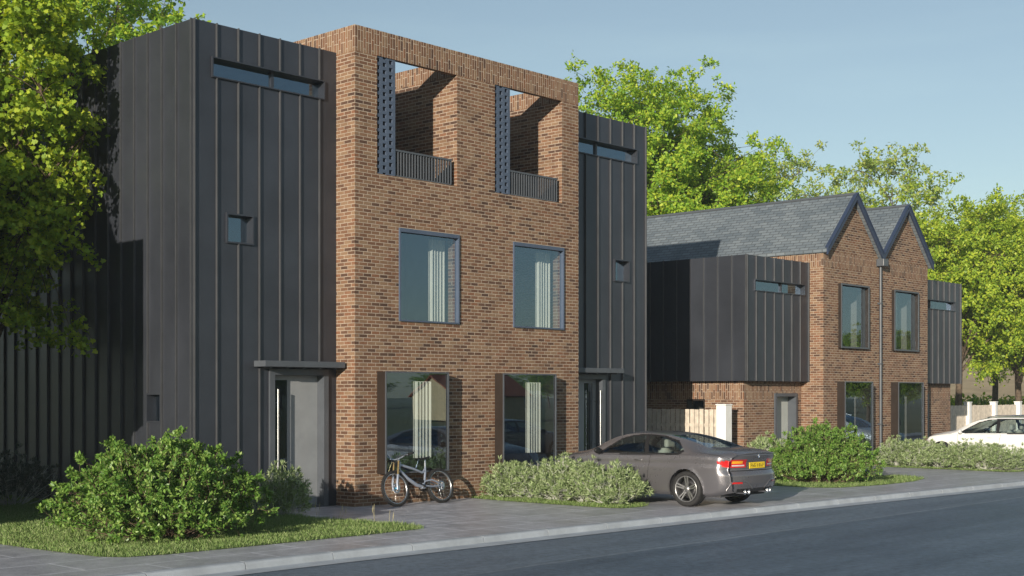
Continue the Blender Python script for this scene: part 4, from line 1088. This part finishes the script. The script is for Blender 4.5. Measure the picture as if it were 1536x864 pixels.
def car(name, label, S, loc, rz, paint, group=None, detail=True):
    T = thing(name, label, 'car', loc, rz, group)
    L = S['L']; zt, zb, wb, wrf, zs = (pch(*S[k]) for k in ('zt','zb','wb','wr_','zs'))
    ny = 230; nA, nB, nC = 26, 30, 26
    t = np.linspace(0,1,ny); ys = L*t
    # one half of a cross-section, from the sill up over the roof edge to the centre line
    k1 = np.linspace(0,1,nA)[None]; k2 = np.linspace(0,1,nB+1)[None,1:]; k3 = np.linspace(0,1,nC+1)[None,1:]
    ZB, WB_, ZT, WR, ZS = (f(ys)[:,None] for f in (zb, wb, zt, wrf, zs))
    bul = np.sin(np.pi*np.clip(k1,0,1))**.8
    xa = (WB_-.055)*(1-k1**.8)+WB_*k1**.8 + .045*bul - .012*np.exp(-((k1-.80)/.05)**2)
    za = ZS*(1-k1)+ZB*k1
    xa = xa*np.minimum(1,.90+.10*(k1/.06)) 
    hgt = np.maximum(ZT-ZB, .012); f = np.clip((hgt-.10)/.25,0,1)
    zr = ZB+hgt*(.88-.08*(1-f)); xe = WR
    # shoulder tucked in, then nearly straight side glass
    xs0 = WB_-.010-.045*f
    xb = xs0*(1-k2)+xe*k2 + (.028*f+.03*(1-f))*np.sin(np.pi*k2); 
    zbb = ZB+.012*np.clip(k2*8,0,1)+(zr-ZB-.012)*k2
    q = k3*math.pi/2
    xc = xe*np.cos(q)**.82; zc = zr+(ZT-zr)*np.sin(q)**.9
    X = np.concatenate([xa,xb,xc],1); Z = np.concatenate([za,zbb,zc],1); Y = np.repeat(ys[:,None], X.shape[1], 1)
    X[:,-1] = 0
    m = X.shape[1]
    def yrear(x, z):
        base = np.interp(z, [.2,.30,.36,.44,.62,.66,.70,.86,.90,.97,1.06,1.2,1.5], [.10,.07,.02,0,.0,.03,.055,.045,.02,.0,.03,.08,.3])
        return base + .20*(np.abs(x)/.86)**3.2
    def yfront(x, z):
        return L - np.interp(z, [.2,.3,.45,.6,.75,.9,1.1], [.10,.05,.0,.03,.10,.2,.3]) - .30*(np.abs(x)/.86)**3
    e0 = np.clip(1-Y/.55,0,1)**2; e1 = np.clip(1-(L-Y)/.6,0,1)**2
    Y = Y + e0*yrear(X,Z) + e1*(yfront(X,Z)-L)
    V3 = np.stack([X,Y,Z],-1)
    ks = np.linspace(1,0,16)
    def cap(i, fn):
        P = V3[i]; rows = []
        for k in ks[1:]:
            x = P[:,0]*k; rows.append(np.stack([x, fn(x,P[:,2]), P[:,2]], -1))
        return np.stack([P]+rows)
    grids = [('side', V3), ('rear', cap(0, yrear)), ('front', cap(ny-1, yfront))]
    bins = {}
    ar = S['arch']; wr = S['wr']
    for tagn, Gd in grids:
        a, b = Gd.shape[:2]
        if tagn == 'side':                                   # tidy wheel arch edges: pull nearby points onto the circle
            for yc in S['ya']:
                dy, dz = Gd[:,:nA,1]-yc, Gd[:,:nA,2]-wr; d = np.hypot(dy, dz); kk = np.abs(d-ar) < .016
                sc = np.where(kk, ar/np.maximum(d,1e-6), 1.); Gd[:,:nA,1] = yc+dy*sc; Gd[:,:nA,2] = wr+dz*sc
                fl = np.clip(1-(d-ar)/.05,0,1)*(d >= ar-.02); Gd[:,:nA,0] += .014*fl
        C = (Gd[:-1,:-1]+Gd[1:,:-1]+Gd[:-1,1:]+Gd[1:,1:])/4
        cx, cy, cz = C[...,0], C[...,1], C[...,2]
        lab = np.full(cx.shape, 0); jj = np.repeat(np.arange(b-1)[None], a-1, 0)
        if tagn == 'side':
            green = (jj >= nA-1) & (jj < nA+nB-1+2)
            lab[green & inpoly2(cy,cz,S['trim'])] = 1
            for wi, w_ in enumerate(S['win']): lab[green & inpoly2(cy,cz,w_)] = 10+wi
            top = jj >= nA+nB-3
            xr_ = wrf(cy)
            y0, y1 = S['ws']; yy = cy + .10*(cx/.6)**2
            lab[top & (yy > y0) & (yy < y1) & (cx < xr_*.965)] = 20
            if S['rw']:
                y0, y1 = S['rw']; yy = cy - .12*(cx/.6)**2
                lab[top & (yy > y0) & (yy < y1) & (cx < xr_*(.93))] = 21
            low = jj < nA-1
            lab[low & inpoly2(cy,cz,S['door'])] = 5
            for yc in S['ya']:
                lab[low & (np.hypot(cy-yc, cz-wr) < ar-.004)] = -1
            zl = .905-.05*np.clip(cy/.42,0,1)
            lab[(lab == 0) & (cy < .40) & (cz < zl+.0) & (cz > .735+.16*np.clip((cy-.12)/.30,0,1)**1.5) & (jj < nA+2)] = 30
            lab[(lab == 30) & (cy < .30) & (cy > .17) & (cz < .83)] = 30
            lab[(cy > L-.62) & (cz > .60+.02) & (cz < .60+.02+.13) & (cy < L-.12) & low & (cx > .35)] = 33
        elif tagn == 'rear':
            zc_ = cz
            lab[(cx > .36) & (cz > .742) & (cz < .895)] = 30
            lab[(cx > .45) & (cx < .70) & (cz > .815) & (cz < .875)] = 31
            lab[(cx > .36) & (cx < .52) & (cz > .85)] = 32 if False else lab[(cx > .36) & (cx < .52) & (cz > .85)]
            lab[(cx > .40) & (cx < .66) & (cz > .785) & (cz < .808)] = 34
            lab[(cx < .60) & (cz < .36)] = 7
        else:
            lab[(cx < .40) & (cz > .40) & (cz < .66)] = 4
            lab[(cx > .30) & (cz > .22) & (cz < .33)] = 8
        for l in np.unique(lab):
            if l < 0: continue
            I, J = np.where(lab == l)
            bins.setdefault(int(l), []).append((Gd, I, J, tagn))
    def emit(name, ls, mat, sides=(1,-1), parent=T, off=0., smooth=True):
        out = []
        verts, faces, idx = [], [], {}
        for l in ls:
            for gi, (Gd, I, J, tg) in enumerate(bins.get(l, [])):
                for sd in sides:
                    for i, j in zip(I, J):
                        f4 = []
                        for (p, r_) in ((i,j),(i+1,j),(i+1,j+1),(i,j+1)):
                            co = Gd[p,r_]; key = (sd, round(co[0],5), round(co[1],5), round(co[2],5)) if co[0] > 1e-5 else (0, 0., round(co[1],5), round(co[2],5))
                            if key not in idx:
                                idx[key] = len(verts); verts.append((co[0]*sd, co[1], co[2]))
                            f4.append(idx[key])
                        if len(set(f4)) < 3: continue
                        f4 = list(dict.fromkeys(f4))
                        flip = (sd < 0) ^ (tg == 'front')
                        faces.append(f4[::-1] if flip else f4)
        if not faces: return None
        mb = MB(); mb.mesh(verts, faces, smooth=smooth); return mb.build(name, mat, parent)
    P = M[paint]
    body = emit('body', [0], P)
    emit('rear_window', [21], M['rearglass']); emit('windscreen', [20], M['carglass'])
    for s in (1,-1):
        emit('window_trim', [1], M['black'], (s,))
        d = emit('door', [5], P, (s,))
        for wi in range(len(S['win'])): emit('side_window', [10+wi], M['carglass'], (s,))
        emit('taillight', [30], M['red'], (s,))
        emit('indicator_lens', [31], M['amber'], (s,)); emit('reversing_lens', [34], M['clearlens'], (s,))
        emit('headlight', [33], M['clearlens'], (s,))
        if d:                                                # handle and mirror
            yh = S['door'][0][0]+.14; zh = float(zb(yh))-.085; xh = float(wb(yh))+.028
            mb = MB(); mb.tube([(s*(xh-.01),yh-.07,zh),(s*(xh+.012),yh-.04,zh+.004),(s*(xh+.012),yh+.09,zh+.004),(s*(xh-.01),yh+.12,zh)], .011, 6); mb.build('handle', P, d)
    emit('grille', [4], M['black']); emit('diffuser', [7], M['black'])
    for s in (1,-1): emit('air_intake', [8], M['black'], (s,))
    # shut lines: fine dark ribbons following the surface
    def ribbon(line, wdt=.004):
        pts = []
        for (i, j) in line:
            i0, j0 = int(i), int(j); pts.append(V3[min(i0,ny-1), min(j0,m-1)])
        for s in (1,-1):
            q = [Vector((p[0]*s+.002*s, p[1], p[2]+.001)) for p in pts]
            mb = MB(); mb.tube(q, wdt, 4, cap=False); mb.build('shut_line', M['black'], body)
    iy = lambda y: int(round(y/L*(ny-1)))
    y0, y1 = S['door'][0][0], S['door'][2][0]
    ribbon([(iy(y0-.12*k),int(k*(nA-2))+1) for k in np.linspace(.1,1,24)]); ribbon([(iy(y1-.06*(k-.5)),int(k*(nA-2))+1) for k in np.linspace(.1,1,24)])
    jt = nA+2
    ribbon([(i,jt) for i in range(2, iy(.56),2)]); ribbon([(i,nA+4) for i in range(iy(S['ws'][1]+.05), ny-16, 3)])
    # glass-house interior, floor and wheel wells
    mb = MB(); mb.box(-.74,.74,.35,L-.5,.20,.30); mb.box(-.70,.70,S['ws'][1]-.42,S['ws'][1]+.08,.62,.93); mb.box(-.68,.68,.45,1.1,.30,.90)
    for yc in S['ya']:
        pr = [(yc+(ar+.02)*math.cos(a), wr+(ar+.02)*math.sin(a)) for a in np.linspace(-.35,math.pi+.35,20)]
        for s in (-1,1):
            for p, q in zip(pr[:-1], pr[1:]): mb.quad((s*.50,p[0],p[1]),(s*.865,p[0],p[1]),(s*.865,q[0],q[1]),(s*.50,q[0],q[1]))
            mb.quad(*[(s*.50,p[0],p[1]) for p in pr])
    mb.build('cabin', M['cabin'], T)
    for row, yb in ((1, S['ws'][1]-1.32),(2, S['ws'][1]-2.08)):
        for s in (-1,1):
            mb = MB(); x = .36*s
            mb.bevbox(x-.25,x+.25,yb,yb+.50,.36,.56,.06)
            bm = bmesh.new(); bmesh.ops.create_cube(bm, size=1)
            for v in bm.verts: 
                zz = v.co.z+.5; v.co = Vector((x+v.co.x*(.48-.08*zz), yb-.02+v.co.y*.15-.17*zz, .52+.55*zz))
            bmesh.ops.bevel(bm, geom=bm.edges[:], offset=.045, segments=3, affect='EDGES'); mb.bm(bm, smooth=True)
            if row == 1 or S is ESTATE: mb.bevbox(x-.13,x+.13,yb-.30,yb-.20,1.08,1.24,.035)
            mb.build('seat', M['seat'], T)
    mb = MB(); cst = Vector((.36,S['ws'][1]-.52,.92))
    ring_ = [cst+Vector((.18*math.cos(a), .06*math.sin(a), .17*math.sin(a))) for a in np.linspace(0,2*math.pi,25)]
    mb.tube(ring_, .014, 6, cap=False); mb.tube([cst, cst+Vector((0,.14,-.08))], .03, 8); mb.tube([ring_[0], ring_[12]], .012, 5); mb.build('steering_wheel', M['black'], T)
    for s in (1,-1):
        mb = MB(); ym = S['ws'][1]-.30; xm = float(wb(ym)); zm = float(zb(ym))
        bm = bmesh.new(); bmesh.ops.create_uvsphere(bm, u_segments=16, v_segments=10, radius=1)
        for v in bm.verts: v.co = Vector((s*(xm+.10+v.co.x*.095), ym+.02+v.co.y*(.06 if v.co.y > 0 else .035), zm+.085+v.co.z*.062))
        mb.bm(bm, smooth=True); mb.tube([(s*(xm-.05),ym+.02,zm+.03),(s*(xm+.06),ym+.02,zm+.06)], .018, 6)
        mm = mb.build('mirror', M['black'] if paint != 'whitecar' else P, T)
    # wheels
    for yc in S['ya']:
        for s in (1,-1):
            Wt = bpy.data.objects.new('wheel', None); COL.objects.link(Wt); Wt.parent = T; Wt.location = (s*.785,yc,wr)
            Wt.rotation_euler = (0,0,0 if s > 0 else math.pi)
            tw = .245; ri = .245
            mb = MB(); mb.lathe([(ri,-tw/2+.012),(ri+.03,-tw/2),(wr-.022,-tw/2+.004),(wr-.004,-tw/2+.028),(wr,-.03),(wr,.03),(wr-.004,tw/2-.028),(wr-.022,tw/2-.004),(ri+.03,tw/2),(ri,tw/2-.012)], 48, closed=True)
            mb.build('tyre', M['rubber'], Wt)
            mb = MB(); mb.lathe([(ri+.004,-tw/2+.01),(ri+.004,tw/2-.004),(ri-.012,tw/2-.002),(ri-.018,tw/2-.02),(ri-.022,-tw/2+.02)], 48, closed=True)
            for k in range(5):
                for dd in (-.13,.13):
                    a = 2*math.pi*k/5 + math.pi/2
                    p0 = Vector((tw/2-.045, .055*math.cos(a+dd*2.0), .055*math.sin(a+dd*2.0))); p1 = Vector((tw/2-.012,(ri-.012)*math.cos(a+dd),(ri-.012)*math.sin(a+dd)))
                    tdir = Vector((0,-math.sin(a),math.cos(a)))
                    hw0, hw1 = .016, .0135
                    mb.mesh([p0-tdir*hw0,p0+tdir*hw0,p1+tdir*hw1,p1-tdir*hw1,*[q+Vector((-.03,0,0)) for q in (p0-tdir*hw0,p0+tdir*hw0,p1+tdir*hw1,p1-tdir*hw1)]],[(0,1,2,3),(7,6,5,4),(0,4,5,1),(1,5,6,2),(2,6,7,3),(3,7,4,0)])
            mb.lathe([(0,tw/2-.028),(.034,tw/2-.028),(.040,tw/2-.034),(.062,tw/2-.042),(.066,tw/2-.07),(0,tw/2-.07)], 24)
            mb.build('rim', M['alloy'], Wt)
            mb = MB(); mb.lathe([(.07,.035),(.175,.035),(.175,.012),(.07,.012)], 32, closed=True); mb.build('brake_disc', M['darkalloy'], Wt)
            mb = MB(); mb.lathe([(ri-.024,-tw/2+.03),(.0,-tw/2+.03)], 24); mb.build('wheel_back', M['black'], Wt)
    # rear number plate, badge, exhausts, diffuser
    yb = lambda x, z: float(yrear(np.array(x), np.array(z)))
    if detail:
        mb = MB(); zc = .785; y = yb(0,zc)
        mb.bevbox(-.262,.262,y-.016,y-.004,zc-.057,zc+.057,.005); pl = mb.build('number_plate', M['plate'], T)
        mb = MB(); rr = random.Random(5)                       # unreadable dark characters
        for k in range(7):
            x = .20-.062*k-(.03 if k > 3 else 0)
            mb.box(x-.019,x-.009,y-.018,y-.0165,zc-.034,zc+.034)
            if k % 2 == 0: mb.box(x-.009,x+.017,y-.018,y-.0165,zc+.024,zc+.034)
            if k % 3 != 1: mb.box(x-.009,x+.015,y-.018,y-.0165,zc-.005,zc+.005)
            if k % 3 != 0: mb.box(x+.009,x+.018,y-.018,y-.0165,zc-.034,zc+.004)
        mb.build('plate_characters', M['black'], pl)
        Md = Matrix.Translation((0,yb(0,.955)-.004,.955)) @ Matrix.Rotation(R(-90),4,'Z')
        mb = MB(); mb.lathe([(.030,.0),(.038,.004),(.041,.0)], 24, Md); bd = mb.build('badge', M['chrome'], T)
        mb = MB()
        for q in range(4):
            a0 = q*math.pi/2; pts = [Md @ Vector((.003, .029*math.cos(a0+k*math.pi/12), .029*math.sin(a0+k*math.pi/12))) for k in range(7)]
            mb.quad(Md @ Vector((.003,0,0)), *pts, mat=q%2)
        mb.build('roundel', [M['bluebadge'], M['white']], bd)
        for x0 in (-.42,-.31,.31,.42):
            mb = MB(); ye = yb(x0,.30); zc = .300
            Me = Matrix.Translation((x0,ye,zc)) @ Matrix.Rotation(R(-90),4,'Z')
            mb.lathe([(.034,-.12),(.040,.06),(.044,.065),(.044,.055),(.036,.05),(.032,-.1)], 20, Me); mb.lathe([(0,.01),(.036,.01)], 16, Me, mat=1); mb.build('exhaust', [M['chrome'], M['black']], T)
        for s in (1,-1):
            mb = MB(); 
            for k in range(8):
                x0, x1 = s*(.50+.03*k), s*(.50+.03*(k+1)); 
                mb.quad((x0,yb(x0,.47)-.008,.455),(x1,yb(x1,.47)-.008,.46),(x1,yb(x1,.47)-.008,.49),(x0,yb(x0,.47)-.008,.485))
            mb.build('reflector', M['red'], T)
            mb = MB(); pts = []
            for k in range(14):
                u_ = k/13; x = s*(.20+.60*u_); z = .36+.14*min(1,u_*3.0)-(.16*max(0,u_-.88)/.12)
                pts.append((x, yb(x,z)-.006, z))
            mb.tube(pts, .012, 6); mb.build('bumper_crease', P, T)
        mb = MB(); pts = [(x, yb(x,.70)+.0-.012, .695) for x in np.linspace(-.70,.70,21)]; mb.tube(pts, .007, 6); mb.build('bumper_line', M['black'], T)
        mb = MB(); pts = [(x, yb(x,.985)-.012-.01, 1.022-.04*(abs(x)/.7)**2) for x in np.linspace(-.66,.66,21)]; mb.tube(pts, [.006+.012*math.sin(math.pi*k/20) for k in range(21)], 6); mb.build('boot_lip', P, T)
    return T
COUPE_T = car('coupe', 'bronze grey two door coupe parked nose in on the drive, yellow rear plate', COUPE, (5.17,-5.50,0), 0, 'carpaint')
EST = car('estate_car', 'white estate car parked behind the silvery shrubs at the right edge', ESTATE, (22.3,-5.5,0), 0, 'whitecar', detail=False)
ET = EST
for s in (1,-1):
    mb = MB(); xs_ = .60
    mb.tube([(s*xs_,.75,1.43),(s*xs_,.9,1.475),(s*xs_,1.8,1.495),(s*xs_,2.5,1.485),(s*xs_,2.75,1.435)], .016, 6); mb.build('roof_rail', M['steel'], ET)

# ------------------------------------------------------------------ the other side of the street (seen mirrored in the glass)
def bungalow(loc, rz, label, w_=9., d_=8., hw=2.5, hr=4.7):
    T = thing('bungalow', label, 'house', loc, rz, 'houses across the street')
    mb = MB(); wins = [(1.2,2.9,.9,2.1),(6.1,7.8,.9,2.1),(4.0,5.0,0,2.1)]
    holed_wall(mb,(0,0,0),(1,0,0),(0,1,0),w_,0,hw,.25,wins,edges='')
    holed_wall(mb,(0,d_,0),(1,0,0),(0,-1,0),w_,0,hw,.25,wins[:2],edges='')
    mb.quad((0,0,0),(0,d_,0),(0,d_,hw),(0,d_/2,hr),(0,0,hw)); mb.quad((w_,0,0),(w_,0,hw),(w_,d_/2,hr),(w_,d_,hw),(w_,d_,0))
    mb.build('wall', M['render'], T)
    mb = MB(); o_ = .35; k = (hr-hw)/(d_/2)
    for y0, y1 in ((-o_,d_/2),(d_/2,d_+o_)):
        z0, z1 = (hw-o_*k+.12, hr+.12) if y0 < 0 else (hr+.12, hw-o_*k+.12)
        mb.quad((-.3,y0,z0),(w_+.3,y0,z0),(w_+.3,y1,z1),(-.3,y1,z1)); mb.quad((-.3,y0,z0-.1),(-.3,y1,z1-.1),(w_+.3,y1,z1-.1),(w_+.3,y0,z0-.1))
        for xx in (-.3,w_+.3): mb.quad((xx,y0,z0-.1),(xx,y1,z1-.1),(xx,y1,z1),(xx,y0,z0))
    rf = mb.build('roof', M['redtile'], T)
    mb = MB(); mb.box(2,2.6,d_/2-.3,d_/2+.3,hr-.3,hr+.9); mb.build('chimney', M['brick'], rf)
    for a, b, z0, z1 in wins[:2]:
        for yy in (0, d_):
            mb = MB(); AN = ((1,0,0),(0,1,0)) if yy == 0 else ((1,0,0),(0,-1,0))
            ring(mb,(0,yy,0),AN,a,b,z0,z1,.06,.05,.12); lbox(mb,(0,yy,0),AN,(a+b)/2-.03,(a+b)/2+.03,.06,.11,z0,z1)
            wd = mb.build('window', M['white'], T); pane(wd,(0,yy,0),AN,a+.06,b-.06,.08,z0+.06,z1-.06,'darkglass')
    mb = MB(); mb.box(4.02,4.98,.08,.13,.02,2.08); mb.build('door', M['door'], T)
    return T
bungalow((62,-66,0), R(20), 'cream bungalow with a red tiled roof far across the street', 6.5, 9, 2.0, 3.7)
bungalow((120,-72,0), R(-8), 'second cream bungalow with a red tiled roof further along across the street', 10, 8, 2.0, 3.7)
gO = 'trees across the street'
rgo = random.Random(8)
for k in range(16):
    f_ = k/15; x, y = 105+95*f_+rgo.uniform(-6,6), -165+75*f_+rgo.uniform(-8,8)
    retree(t1, (x,y,-.2), rgo.uniform(0,6), (rgo.uniform(.9,1.2),rgo.uniform(.36,.46)), 'distant leafy tree across the street, mirrored in the windows', gO)
for x, y, rz, s, h in ((60,-22,.6,.75,.55),(74,-27,2.,.8,.6),(90,-30,3.,.9,.6)):
    retree(t2, (x,y,-.1), rz, (s,h), 'yellow green tree down the street, mirrored in the gabled house windows', 'trees down the street')
dk = copy_tree(COUPE_T); dk.location = (14.,-11.9,-.1); dk.rotation_euler = (0,0,R(-90)); dk['label'] = 'coupe parked along the far kerb, mirrored in the windows'

# ------------------------------------------------------------------ thin haze in the air
mb = MB(); mb.box(-60,420,-280,420,-1.3,40.)
hz = mb.build('haze', [], None); structure(hz, 'stuff')
m, nt, out = mat_new('haze'); vol = nt.nodes.new('ShaderNodeVolumePrincipled'); vol.inputs['Color'].default_value = (.80,.90,1.,1); vol.inputs['Density'].default_value = .0006
vol.inputs['Anisotropy'].default_value = .1
nt.links.new(vol.outputs[0], out.inputs['Volume']); hz.data.materials.append(m)
